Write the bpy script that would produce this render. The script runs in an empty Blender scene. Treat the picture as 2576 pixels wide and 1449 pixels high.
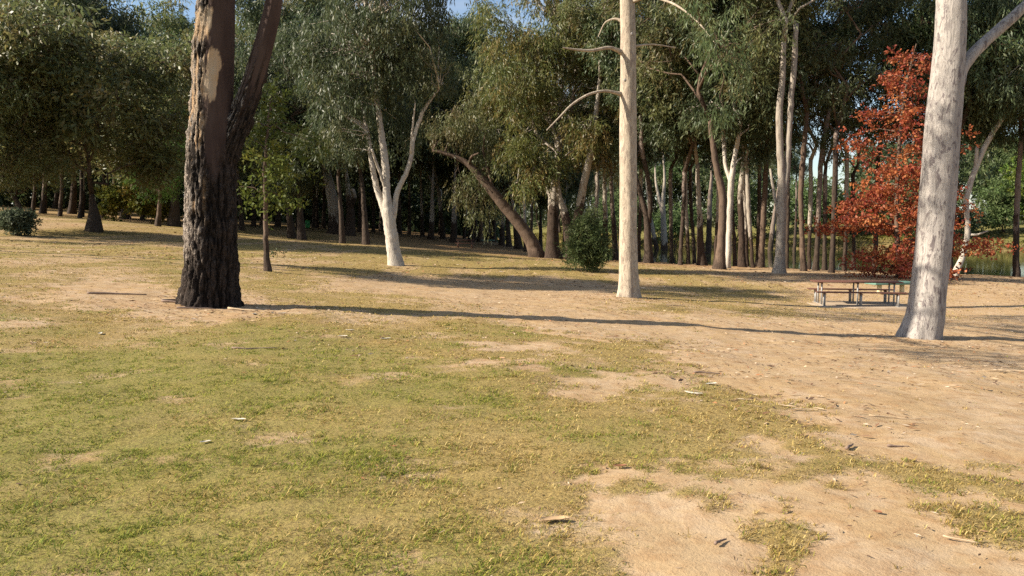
import bpy, math, random
import numpy as np
from mathutils import Vector

# ------------------------------------------------------------------ camera, sky, sun, exposure
scene = bpy.context.scene
C = scene.collection
F = 28.0 / 36.0 * 2576.0           # focal length in units of the 2576-wide picture
CU, CV, HV = 1288.0, 724.5, 566.0  # picture centre and horizon row
CAMZ = 1.6
PITCH = math.atan((CV - HV) / F)
cam = bpy.data.cameras.new('camera')
cam.lens = 28.0; cam.sensor_width = 36.0; cam.clip_start = 0.05; cam.clip_end = 3000
camo = bpy.data.objects.new('camera', cam); C.objects.link(camo)
camo.location = (0, 0, CAMZ); camo.rotation_euler = (math.pi / 2 - PITCH, 0, 0)
scene.camera = camo

SUN_EL = math.radians(31.0)
SUN_BACK = math.radians(10.0)      # the sun stands to the side, a little behind the camera
sdir = np.array([-math.cos(SUN_BACK) * math.cos(SUN_EL), -math.sin(SUN_BACK) * math.cos(SUN_EL), math.sin(SUN_EL)])
world = bpy.data.worlds.new('World'); scene.world = world; world.use_nodes = True
wn = world.node_tree; wn.nodes.clear()
w_out = wn.nodes.new('ShaderNodeOutputWorld'); w_bg = wn.nodes.new('ShaderNodeBackground')
w_sky = wn.nodes.new('ShaderNodeTexSky'); w_sky.sky_type = 'NISHITA'; w_sky.sun_disc = False
w_sky.sun_elevation = SUN_EL; w_sky.sun_rotation = math.atan2(sdir[0], sdir[1])
w_sky.air_density = 1.0; w_sky.dust_density = 0.6; w_sky.ozone_density = 1.6
w_tc = wn.nodes.new('ShaderNodeTexCoord'); w_map = wn.nodes.new('ShaderNodeMapping')
w_map.inputs['Scale'].default_value = (2.2, 2.2, 5.0)
w_no = wn.nodes.new('ShaderNodeTexNoise'); w_no.inputs['Scale'].default_value = 1.3; w_no.inputs['Detail'].default_value = 6
w_ramp = wn.nodes.new('ShaderNodeValToRGB')
w_ramp.color_ramp.elements[0].position = 0.50; w_ramp.color_ramp.elements[1].position = 0.66
w_mix = wn.nodes.new('ShaderNodeMix'); w_mix.data_type = 'RGBA'
w_mix.inputs[7].default_value = (5.0, 5.1, 5.4, 1)
wn.links.new(w_tc.outputs['Generated'], w_map.inputs['Vector']); wn.links.new(w_map.outputs['Vector'], w_no.inputs['Vector'])
wn.links.new(w_no.outputs['Fac'], w_ramp.inputs['Fac']); wn.links.new(w_ramp.outputs['Color'], w_mix.inputs[0])
wn.links.new(w_sky.outputs['Color'], w_mix.inputs[6]); wn.links.new(w_mix.outputs[2], w_bg.inputs['Color'])
w_bg.inputs['Strength'].default_value = 0.075
wn.links.new(w_bg.outputs['Background'], w_out.inputs['Surface'])

sl = bpy.data.lights.new('sun', 'SUN'); sl.energy = 5.0; sl.angle = math.radians(0.6); sl.color = (1.0, 0.90, 0.74)
so = bpy.data.objects.new('sun', sl); C.objects.link(so)
so.rotation_euler = Vector(sdir).to_track_quat('Z', 'Y').to_euler(); so.location = (-40, -10, 60)

vs = scene.view_settings
vs.view_transform = 'Standard'; vs.look = 'None'; vs.exposure = 1.2; vs.gamma = 1.0; vs.use_curve_mapping = False
cy = scene.cycles
cy.max_bounces = 6; cy.diffuse_bounces = 3; cy.glossy_bounces = 2; cy.transmission_bounces = 4; cy.transparent_max_bounces = 4
cy.use_denoising = False; cy.caustics_reflective = False; cy.caustics_refractive = False

# ------------------------------------------------------------------ helpers
RNG = np.random.default_rng(11)
def fade(t): return t * t * (3 - 2 * t)
def vhash(i, j, k):
    n = (i.astype(np.int64) * 374761393 + j.astype(np.int64) * 668265263 + k.astype(np.int64) * 2147483647) & 0xffffffff
    n = ((n ^ (n >> 13)) * 1274126177) & 0xffffffff
    return ((n ^ (n >> 16)) & 0xffff) / 65535.0
def vnoise(x, y, z=None):
    x = np.asarray(x, float); y = np.asarray(y, float)
    z = np.zeros_like(x) if z is None else np.asarray(z, float)
    i, j, k = np.floor(x), np.floor(y), np.floor(z)
    u, v, w = fade(x - i), fade(y - j), fade(z - k)
    r = 0
    for a in (0, 1):
        for b in (0, 1):
            for c in (0, 1):
                r = r + vhash(i + a, j + b, k + c) * (u if a else 1 - u) * (v if b else 1 - v) * (w if c else 1 - w)
    return r
def fbm(x, y, z=None, o=4):
    s, a, t = 0, 0.5, 0
    for q in range(o):
        f = 2.03 ** q
        s = s + a * vnoise(x * f + 17 * q, y * f + 5 * q, None if z is None else z * f + 3 * q); t += a; a *= 0.5
    return s / t
def sstep(a, b, x):
    t = np.clip((x - a) / (b - a), 0, 1); return t * t * (3 - 2 * t)

def make_mesh(name, verts, quads=None, tris=None, col=None, smooth=False, mats=(), mat_idx=None, attrs=None):
    me = bpy.data.meshes.new(name)
    verts = np.asarray(verts, np.float32)
    quads = np.zeros((0, 4), np.int32) if quads is None else np.asarray(quads, np.int32).reshape(-1, 4)
    tris = np.zeros((0, 3), np.int32) if tris is None else np.asarray(tris, np.int32).reshape(-1, 3)
    nq, nt = len(quads), len(tris)
    me.vertices.add(len(verts)); me.vertices.foreach_set('co', verts.ravel())
    me.loops.add(nq * 4 + nt * 3); me.polygons.add(nq + nt)
    me.loops.foreach_set('vertex_index', np.concatenate([quads.ravel(), tris.ravel()]))
    st = np.concatenate([np.arange(nq) * 4, nq * 4 + np.arange(nt) * 3]).astype(np.int32)
    me.polygons.foreach_set('loop_start', st)
    if smooth: me.polygons.foreach_set('use_smooth', np.ones(nq + nt, bool))
    for m in mats: me.materials.append(m)
    if mat_idx is not None: me.polygons.foreach_set('material_index', np.asarray(mat_idx, np.int32))
    if col is not None:
        at = me.attributes.new('Col', 'FLOAT_COLOR', 'POINT')
        c4 = np.ones((len(verts), 4), np.float32); c4[:, :3] = col
        at.data.foreach_set('color', c4.ravel())
    for k, v in (attrs or {}).items():
        at = me.attributes.new(k, 'FLOAT', 'POINT'); at.data.foreach_set('value', np.asarray(v, np.float32))
    me.update(calc_edges=True)
    return me
def obj(name, me, parent=None, loc=(0, 0, 0), rot=(0, 0, 0), scale=(1, 1, 1)):
    o = bpy.data.objects.new(name, me); C.objects.link(o)
    o.location = loc; o.rotation_euler = rot; o.scale = scale
    if parent is not None: o.parent = parent
    return o
def tag(o, label=None, cat=None, group=None, kind=None):
    if label: o['label'] = label
    if cat: o['category'] = cat
    if group: o['group'] = group
    if kind: o['kind'] = kind
    return o
def empty(name, loc, label, cat, group=None, rz=0):
    o = bpy.data.objects.new(name, None); C.objects.link(o); o.location = loc; o.rotation_euler = (0, 0, rz)
    o.empty_display_size = 0.3
    return tag(o, label, cat, group)
def copy_obj(src, parent, loc=(0, 0, 0), rz=0, sc=1.0):
    o = src.copy(); C.objects.link(o); o.parent = parent; o.location = loc; o.rotation_euler = (0, 0, rz)
    o.scale = (sc, sc, sc) if np.isscalar(sc) else sc
    return o

class MB:
    def __init__(self): self.v = []; self.q = []; self.n = 0
    def add(self, v, q):
        self.v.append(np.asarray(v, float)); self.q.append(np.asarray(q, int) + self.n); self.n += len(v); return self
    def box(self, c, s, rz=0):
        x, y, z = np.array(s) / 2.0
        v = np.array([(-x, -y, -z), (x, -y, -z), (x, y, -z), (-x, y, -z), (-x, -y, z), (x, -y, z), (x, y, z), (-x, y, z)])
        if rz: v = v @ np.array([[math.cos(rz), math.sin(rz), 0], [-math.sin(rz), math.cos(rz), 0], [0, 0, 1]])
        return self.add(v + np.array(c), [(0, 3, 2, 1), (4, 5, 6, 7), (0, 1, 5, 4), (1, 2, 6, 5), (2, 3, 7, 6), (3, 0, 4, 7)])
    def tube(self, pts, r, n=10, cap=True):
        v, q = tube(pts, r, n); 
        self.add(v, q)
        return self
    def mesh(self, name, mat, smooth=False, bevel=0):
        me = make_mesh(name, np.concatenate(self.v), np.concatenate(self.q), mats=(mat,), smooth=smooth)
        return me

def catmull(P, n):
    P = np.asarray(P, float)
    if len(P) == 2:
        t = np.linspace(0, 1, n)[:, None]; return P[0] * (1 - t) + P[1] * t
    Q = np.vstack([2 * P[0] - P[1], P, 2 * P[-1] - P[-2]])
    seg = np.linalg.norm(np.diff(P[:, :3], axis=0), axis=1); s = np.concatenate([[0], np.cumsum(seg)])
    out = []
    for d in np.linspace(0, s[-1], n):
        i = min(max(np.searchsorted(s, d) - 1, 0), len(P) - 2)
        t = (d - s[i]) / max(seg[i], 1e-9)
        a, b, c, e = Q[i], Q[i + 1], Q[i + 2], Q[i + 3]
        out.append(0.5 * (2 * b + (c - a) * t + (2 * a - 5 * b + 4 * c - e) * t * t + (3 * b - a - 3 * c + e) * t ** 3))
    return np.array(out)
def frames(P):
    T = np.gradient(P, axis=0); T /= np.linalg.norm(T, axis=1)[:, None] + 1e-12
    ref = np.array([1.0, 0.13, 0.07]) if abs(T[0] @ np.array([1, 0, 0])) < 0.8 else np.array([0.1, 1.0, 0])
    A = np.empty_like(P); a = ref
    for i in range(len(P)):
        a = a - T[i] * (a @ T[i]); a = a / np.linalg.norm(a); A[i] = a
    return T, A, np.cross(T, A)
def tube(P, R, n=10, closed_ends=True):
    P = np.asarray(P, float); R = np.broadcast_to(np.asarray(R, float), (len(P),))
    T, A, B = frames(P)
    th = np.linspace(0, 2 * np.pi, n, endpoint=False)
    ring = A[:, None, :] * np.cos(th)[None, :, None] + B[:, None, :] * np.sin(th)[None, :, None]
    v = (P[:, None, :] + ring * R[:, None, None]).reshape(-1, 3)
    m = len(P); i = np.arange(m - 1)[:, None] * n; j = np.arange(n)[None, :]; k = (j + 1) % n
    q = np.stack([i + j, i + k, i + n + k, i + n + j], -1).reshape(-1, 4)
    if closed_ends:
        v = np.vstack([v, P[0], P[-1]]); c0, c1 = len(v) - 2, len(v) - 1
        jj = np.arange(0, n, 2)
        q0 = np.stack([np.full(len(jj), c0), (jj + 2) % n, (jj + 1) % n, jj], -1)
        o = (m - 1) * n
        q1 = np.stack([np.full(len(jj), c1), o + jj, o + (jj + 1) % n, o + (jj + 2) % n], -1)
        if n % 2 == 0: q = np.vstack([q, q0, q1])
    return v, q

def ray(U, V):
    x = (U - CU) / F; y = -(V - CV) / F
    cp, sp = math.cos(PITCH), math.sin(PITCH)
    return np.array([x, y * sp + cp, y * cp - sp])
def at(U, V, d):
    r = ray(U, V); return np.array([0, 0, CAMZ]) + r * (d / r[1])

# ------------------------------------------------------------------ terrain
CP = []
for U, V, d in [(528, 768, 15), (2325, 850, 17.3), (1582, 748, 23.5), (2150, 772, 26), (672, 682, 27), (995, 668, 37), (1205, 727, 28.3),
                (1477, 683, 38), (1370, 650, 57), (240, 582, 50), (45, 590, 45), (1172, 622, 80), (858, 613, 62), (922, 615, 62), (748, 603, 66),
                (90, 532, 85), (400, 560, 80), (845, 585, 82), (1100, 598, 98), (1835, 675, 47), (1962, 688, 42), (2090, 686, 44), (2240, 700, 39),
                (2430, 702, 41), (2050, 838, 17.2), (2250, 740, 30.5)]:
    CP.append(at(U, V, d))
CP += [np.array(p, float) for p in [(0, 0, 0), (-4, 4, .03), (4, 4, -.05), (-6, 8, .1), (0, 10, -.04), (5, 10, -.36), (-12, 15, .5), (11, 9, -.62),
       (-15, -10, .5), (15, -10, -.6), (0, -10, .05), (-120, 100, 6), (-60, 150, 4), (0, 150, -.3), (-120, 0, 5), (120, 0, -1.2), (-200, 300, 8), (-40, 25, 2.0),
       (30, 25, -1.05), (120, 150, -1), (60, 300, -1), (-30, 60, 1.8), (-20, 27, .75)]]
CP = np.array(CP)
def tps_u(r2): return 0.5 * r2 * np.log(r2 + 1e-6)
_K = tps_u(((CP[:, None, :2] - CP[None, :, :2]) ** 2).sum(-1)) + np.eye(len(CP)) * 6.0
_Pm = np.hstack([np.ones((len(CP), 1)), CP[:, :2]])
_A = np.block([[_K, _Pm], [_Pm.T, np.zeros((3, 3))]])
_W = np.linalg.solve(_A, np.concatenate([CP[:, 2], np.zeros(3)]))
NEAR_BANK = np.array([(500, -30), (200, 8), (60, 37), (27, 47), (15, 53), (7.5, 63), (3, 80), (-2, 99), (-9, 125), (-20, 160), (-90, 230), (-300, 300)], float)
FAR_BANK = np.array([(500, 60), (200, 92), (78, 116), (44, 128), (26, 146), (12, 178), (-8, 225), (-80, 300), (-300, 380)], float)
WATER_Z = -2.2
def sdist(x, y, L):
    best = np.full(np.shape(x), 1e9); sg = np.ones(np.shape(x))
    for a, b in zip(L[:-1], L[1:]):
        d = b - a; t = np.clip(((x - a[0]) * d[0] + (y - a[1]) * d[1]) / (d @ d), 0, 1)
        px, py = a[0] + t * d[0], a[1] + t * d[1]
        D = np.hypot(x - px, y - py); cr = d[0] * (y - a[1]) - d[1] * (x - a[0])
        m = D < best - 1e-6
        best = np.where(m, D, best); sg = np.where(m, np.where(cr < 0, 1, -1), sg)
    return best * sg
def H(x, y):
    x = np.asarray(x, float); y = np.asarray(y, float); shp = x.shape
    xf, yf = x.ravel(), y.ravel(); h = np.empty(len(xf))
    for s in range(0, len(xf), 20000):
        a, b = xf[s:s + 20000], yf[s:s + 20000]
        r2 = (a[:, None] - CP[:, 0]) ** 2 + (b[:, None] - CP[:, 1]) ** 2
        h[s:s + 20000] = tps_u(r2) @ _W[:-3] + _W[-3] + _W[-2] * a + _W[-1] * b
    h = h.reshape(shp)
    rr = np.hypot(x, y)
    h = np.clip(h, -1.4, 8.0)
    h = h + (fbm(x * .55, y * .55, o=3) - .5) * .10 * sstep(3, 9, rr) + (fbm(x * 2.3 + 9, y * 2.3, o=2) - .5) * .035
    sn = sdist(x, y, NEAR_BANK); sf = sdist(x, y, FAR_BANK)
    h = h + (-3.6 - h) * sstep(0, 8, sn)
    fb = -1.2 + sstep(0, 22, sf) * 2.6 + np.clip(sf, 0, 400) * .012 + (fbm(x * .12, y * .12, o=3) - .5) * 1.2
    h = np.where(sf > -8, h + (fb - h) * sstep(-6, 4, sf), h)
    return h
def ground(x, y): return float(H(np.array([x]), np.array([y]))[0])
def hit(U, V, dmax=140):
    r = ray(U, V); r = r / r[1]
    d = np.concatenate([np.linspace(1.5, 30, 300), np.linspace(30.2, dmax, 500)])
    below = (CAMZ + r[2] * d) < H(r[0] * d, d)
    if not below.any(): return None
    i = int(np.argmax(below)); d0, d1 = d[max(i - 1, 0)], d[i]
    dd = np.linspace(d0, d1, 12); b = (CAMZ + r[2] * dd) < H(r[0] * dd, dd)
    q = dd[int(np.argmax(b))]
    return np.array([r[0] * q, q, float(H(np.array([r[0] * q]), np.array([q]))[0])])

def axis_pts(fine, step, lim0, lim1, f0, f1):
    a = np.arange(f0, f1 + 1e-6, step); out = list(a)
    v, s = f1, step
    while v < lim1: s = min(s * 1.09, 25); v += s; out.append(v)
    v, s = f0, step; low = []
    while v > lim0: s = min(s * 1.09, 25); v -= s; low.append(v)
    return np.array(low[::-1] + out)
gx = axis_pts(0, .125, -900, 900, -11, 12); gy = axis_pts(0, .125, -120, 1500, 1.5, 20)
GX, GY = np.meshgrid(gx, gy)
GZ = H(GX, GY)

# ---- where the turf grows (polygons read off the photo, laid on the ground)
def z6(p): return [(1288 + a / 2.0, 817.6 + b / 2.0) for a, b in p]
def lay(poly): 
    out = []
    for U, V in poly:
        h_ = hit(U, V); out.append((h_[0], h_[1]) if h_ is not None else None)
    return np.array([p for p in out if p is not None])
def pdist(x, y, P):
    """signed distance to a polygon, positive inside"""
    best = np.full(x.shape, 1e9); ins = np.zeros(x.shape, bool)
    for a, b in zip(P, np.roll(P, -1, axis=0)):
        d = b - a; t = np.clip(((x - a[0]) * d[0] + (y - a[1]) * d[1]) / (d @ d + 1e-12), 0, 1)
        best = np.minimum(best, np.hypot(x - a[0] - t * d[0], y - a[1] - t * d[1]))
        c = ((a[1] > y) != (b[1] > y)) & (x < (b[0] - a[0]) * (y - a[1]) / (b[1] - a[1] + 1e-12) + a[0])
        ins ^= c
    return np.where(ins, best, -best)
BARE = [lay(z6(p)) for p in [
    [(390, 800), (560, 725), (720, 735), (850, 755), (1060, 775), (1240, 795), (1400, 800), (1480, 735), (1800, 765), (1950, 835), (2080, 905),
     (2200, 1010), (2350, 1090), (2576, 1115), (2900, 1150), (3000, 1700), (300, 1700), (600, 1400), (620, 1263), (690, 1180), (560, 1080), (460, 1010), (380, 960), (330, 850)],
    [(820, -50), (840, 100), (870, 190), (990, 280), (1180, 340), (1380, 400), (1500, 480), (1620, 570), (1750, 640), (1950, 690), (2150, 720),
     (2300, 770), (2420, 770), (2576, 800), (2900, 820), (2900, -40)],
    [(100, 275), (400, 255), (850, 262), (960, 285), (850, 308), (600, 300), (560, 345), (420, 390), (300, 345), (380, 315), (120, 300)],
    [(850, 690), (1100, 650), (1200, 630), (1380, 650), (1330, 620), (1280, 580), (1200, 610), (1060, 680), (900, 715)],
    [(2000, 860), (2576, 940), (2576, 900), (2150, 830)]]]
BARE += [lay(p) for p in [
    [(120, 716), (300, 700), (440, 735), (470, 760), (640, 770), (760, 768), (800, 785), (640, 800), (420, 800), (250, 772), (170, 740)],
    [(330, 745), (640, 745), (690, 790), (520, 812), (330, 790)],
    [(830, 700), (1000, 690), (1400, 700), (1560, 720), (1560, 770), (1300, 790), (1250, 770), (1000, 740), (850, 730)],
    [(1250, 770), (1700, 790), (1800, 840), (1500, 860), (1380, 835), (1280, 812)],
    [(1180, 905), (1330, 908), (1330, 925), (1170, 915)], [(1230, 862), (1400, 865), (1400, 882), (1240, 880)]]]
TUFT = [lay(z6(p)) for p in [
    [(420, 855), (480, 800), (690, 770), (780, 820), (960, 830), (1080, 900), (1000, 930), (900, 880), (700, 850), (560, 860)],
    [(1290, 885), (1350, 885), (1430, 915), (1380, 930)],
    [(1170, 1045), (1250, 1010), (1400, 1000), (1510, 1080), (1440, 1110), (1500, 1190), (1400, 1240), (1380, 1263), (1340, 1330), (1180, 1330), (1240, 1200), (1260, 1120)],
    [(1240, 745), (1460, 755), (1450, 805), (1240, 800)], [(1500, 785), (1640, 810), (1600, 825), (1520, 800)],
    [(850, 730), (1060, 755), (1040, 790), (920, 780)], [(2160, 655), (2500, 690), (2576, 740), (2576, 760), (2300, 715), (2180, 690)]]]
def cover(x, y):
    """turf cover 0..1 and greenness 0..1 at ground points"""
    w1 = (fbm(x * 3.1, y * 3.1, o=4) - .5); w2 = fbm(x * 9 + 3, y * 9, o=3) - .5; w3 = fbm(x * .8 + 60, y * .8, o=3) - .5
    bare = np.zeros(x.shape); near = np.zeros(x.shape)
    for P in BARE:
        dd = pdist(x, y, P); sz = np.clip(y * .055, .10, 1.3)
        b_ = dd + w1 * sz * 2.4 + w2 * sz * 1.2
        bare = np.maximum(bare, sstep(-sz * .75, sz * .45, b_))
        near = np.maximum(near, sstep(-sz * 5, 0, dd + w3 * sz * 5))
    c = 1 - bare
    for P in TUFT:
        dd = pdist(x, y, P)
        c = np.maximum(c, sstep(-.05, .09, dd + w2 * .26 + w1 * .1))
    big = fbm(x * .35 + 4, y * .35, o=4); mid_ = fbm(x * 1.1 + 14, y * 1.1, o=4)
    dry = sstep(-5.5, 4.5, x + .22 * y - 1.6 + (big - .5) * 7)      # drier towards the track
    far = sstep(9.0, 15.5, y + (big - .5) * 8 - np.clip(x, -8, 8) * .18)
    green = np.clip(1.0 - .80 * dry - .75 * far - .35 * near + (mid_ - .5) * 1.5, 0, 1)
    c = c * (1 - .50 * far * sstep(.46, .66, fbm(x * .8 + 31, y * .35, o=4)) - .1 * far)
    c = c * (1 - .55 * sstep(.58, .75, fbm(x * 1.7 + 77, y * 1.7, o=4)))      # worn, thin spots
    rs = sstep(6, 11, x - .05 * y + (big - .5) * 5)
    c = c * (1 - .75 * rs)
    # greener belt further off, between the pale gums
    belt = np.exp(-(((y - 48) / 9) ** 2 + ((x + 2 - .06 * (y - 48)) / 9) ** 2))
    green = np.clip(green + belt * .45, 0, 1); c = np.clip(c + belt * .45, 0, 1)
    return np.clip(c, 0, 1), green
cov, grn = cover(GX, GY)
SN = sdist(GX, GY, NEAR_BANK); SF = sdist(GX, GY, FAR_BANK)
litter = sstep(30, 52, GY + (fbm(GX * .2, GY * .2, o=3) - .5) * 16) * sstep(-22, 0, SN + 0 * GX) 
litter = np.clip(litter + sstep(52, 75, GY) * .7, 0, 1)
reed = sstep(-3, 2, SF)

# ------------------------------------------------------------------ materials
class NT:
    def __init__(self, name):
        self.m = bpy.data.materials.new(name); self.m.use_nodes = True; self.t = self.m.node_tree; self.t.nodes.clear()
        self.out = self.n('ShaderNodeOutputMaterial')
    def n(self, ty, **kw):
        o = self.t.nodes.new(ty)
        for k, v in kw.items(): setattr(o, k, v)
        return o
    def link(self, a, b): self.t.links.new(a, b)
    def set(self, node, **kw):
        for k, v in kw.items(): node.inputs[k.replace('_', ' ')].default_value = v
        return node
    def coords(self, scale=(1, 1, 1), kind='Object'):
        tc = self.n('ShaderNodeTexCoord'); mp = self.n('ShaderNodeMapping'); mp.inputs['Scale'].default_value = scale
        self.link(tc.outputs[kind], mp.inputs['Vector']); return mp.outputs['Vector']
    def noise(self, vec, scale, detail=4, rough=.55, dist=0):
        o = self.n('ShaderNodeTexNoise'); self.link(vec, o.inputs['Vector'])
        o.inputs['Scale'].default_value = scale; o.inputs['Detail'].default_value = detail
        o.inputs['Roughness'].default_value = rough; o.inputs['Distortion'].default_value = dist
        return o.outputs['Fac']
    def ramp(self, fac, stops, interp='LINEAR'):
        o = self.n('ShaderNodeValToRGB'); o.color_ramp.interpolation = interp; e = o.color_ramp.elements
        while len(e) < len(stops): e.new(0.5)
        for s, (p, c) in zip(e, stops):
            s.position = p; s.color = (c, c, c, 1) if np.isscalar(c) else (*c, 1)
        self.link(fac, o.inputs['Fac']); return o.outputs['Color']
    def mix(self, fac, a, b, mode='MIX'):
        o = self.n('ShaderNodeMix'); o.data_type = 'RGBA'; o.blend_type = mode
        for s, v in ((0, fac), (6, a), (7, b)):
            if hasattr(v, 'is_linked'): self.link(v, o.inputs[s])
            else: o.inputs[s].default_value = v if s == 0 else (*v, 1)
        return o.outputs[2]
    def math(self, op, a, b=0.0, clamp=False):
        o = self.n('ShaderNodeMath', operation=op); o.use_clamp = clamp
        for s, v in ((0, a), (1, b)):
            if hasattr(v, 'is_linked'): self.link(v, o.inputs[s])
            else: o.inputs[s].default_value = v
        return o.outputs[0]
    def attr(self, name, out='Fac'):
        o = self.n('ShaderNodeAttribute'); o.attribute_name = name; return o.outputs[out]
    def bump(self, h, strength=.4, dist=.02):
        o = self.n('ShaderNodeBump'); o.inputs['Strength'].default_value = strength; o.inputs['Distance'].default_value = dist
        self.link(h, o.inputs['Height']); return o.outputs['Normal']
    def principled(self, col, rough=.8, normal=None, metal=0, spec=.3):
        o = self.n('ShaderNodeBsdfPrincipled')
        if hasattr(col, 'is_linked'): self.link(col, o.inputs['Base Color'])
        else: o.inputs['Base Color'].default_value = (*col, 1)
        if hasattr(rough, 'is_linked'): self.link(rough, o.inputs['Roughness'])
        else: o.inputs['Roughness'].default_value = rough
        o.inputs['Metallic'].default_value = metal; o.inputs['Specular IOR Level'].default_value = spec
        if normal is not None: self.link(normal, o.inputs['Normal'])
        return o.outputs['BSDF']
    def done(self, sh): self.link(sh, self.out.inputs['Surface']); return self.m

def mat_ground():
    t = NT('sandy_ground'); v = t.coords(kind='Object')
    vf = t.coords((1, 1, 1), 'Object')
    n1 = t.noise(v, .5, 5); n2 = t.noise(v, 6, 6, .65); n3 = t.noise(v, 60, 4, .7); n4 = t.noise(v, 2.0, 5, .6, .5)
    sand = t.mix(t.ramp(n1, [(.35, 0.), (.65, 1.)]), (.40, .285, .165), (.38, .255, .130))
    sand = t.mix(t.ramp(n4, [(.42, 0.), (.66, .7)]), sand, (.43, .325, .225))
    sand = t.mix(t.ramp(n2, [(.46, 0.), (.70, .7)]), sand, (.29, .165, .075))
    sand = t.mix(t.ramp(n3, [(.57, 0.), (.70, .6)]), sand, (.18, .10, .05))
    big = t.noise(v, .9, 6, .7, .8)
    sand = t.mix(t.ramp(big, [(.52, 0.), (.68, .6)]), sand, (.27, .165, .085))
    st = t.noise(t.coords((.5, 1.6, 1)), 3.2, 6, .75, .6)
    sand = t.mix(t.ramp(st, [(.55, 0.), (.70, .5)]), sand, (.24, .14, .07))
    # turf seen from a distance: straw and green blades over soil
    g = t.attr('green'); c = t.attr('cover')
    tn = t.noise(v, 22, 5, .75); tn2 = t.noise(v, 3.5, 5, .65)
    straw = t.mix(t.ramp(tn, [(.35, 0.), (.65, 1.)]), (.22, .155, .05), (.35, .255, .09))
    grass = t.mix(t.ramp(tn, [(.35, 0.), (.65, 1.)]), (.13, .13, .025), (.25, .22, .055))
    turf = t.mix(t.math('ADD', g, t.math('MULTIPLY', t.math('SUBTRACT', tn2, .5), .8), True), straw, grass)
    turf = t.mix(t.ramp(t.noise(v, 45, 3, .7), [(.50, 0.), (.62, .65)]), turf, (.085, .06, .022))
    edge = t.math('ADD', c, t.math('MULTIPLY', t.math('SUBTRACT', t.noise(v, 11, 6, .75), .5), 1.3))
    k = t.ramp(edge, [(.30, 0.), (.85, .85)])
    col = t.mix(k, sand, turf)
    # leaf and bark litter under the trees
    lt = t.math('ADD', t.attr('litter'), t.math('MULTIPLY', t.math('SUBTRACT', t.noise(v, 4, 6, .7), .5), 1.6))
    lcol = t.mix(t.ramp(t.noise(v, 30, 5, .8), [(.4, 0.), (.62, 1.)]), (.22, .125, .06), (.38, .235, .115))
    col = t.mix(t.ramp(lt, [(.55, 0.), (.95, .85)]), col, lcol)
    rc = t.mix(t.ramp(t.noise(v, 1.2, 5, .7), [(.4, 0.), (.6, 1.)]), (.11, .105, .03), (.19, .165, .06))
    col = t.mix(t.attr('reed'), col, rc)
    hgt = t.math('ADD', t.math('MULTIPLY', n3, .35), t.math('ADD', n2, t.math('MULTIPLY', t.math('MULTIPLY', k, tn), 1.5)))
    return t.done(t.principled(col, .95, t.bump(hgt, .55, .03), spec=.1))
def mat_leaf(name, transl=.35, rough=.5, spec=.35, hue=.03):
    t = NT(name); col = t.attr('Col', 'Color')
    oi = t.n('ShaderNodeObjectInfo'); hs = t.n('ShaderNodeHueSaturation')
    t.link(col, hs.inputs['Color'])
    t.link(t.math('ADD', t.math('MULTIPLY', oi.outputs['Random'], hue), .5 - hue / 2), hs.inputs['Hue'])
    t.link(t.math('ADD', t.math('MULTIPLY', oi.outputs['Random'], .5), .75), hs.inputs['Value'])
    p = t.principled(hs.outputs['Color'], rough, spec=spec)
    tr = t.n('ShaderNodeBsdfTranslucent'); t.link(hs.outputs['Color'], tr.inputs['Color'])
    mx = t.n('ShaderNodeMixShader'); mx.inputs[0].default_value = transl
    t.link(p, mx.inputs[1]); t.link(tr.outputs[0], mx.inputs[2]); return t.done(mx.outputs[0])
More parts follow.
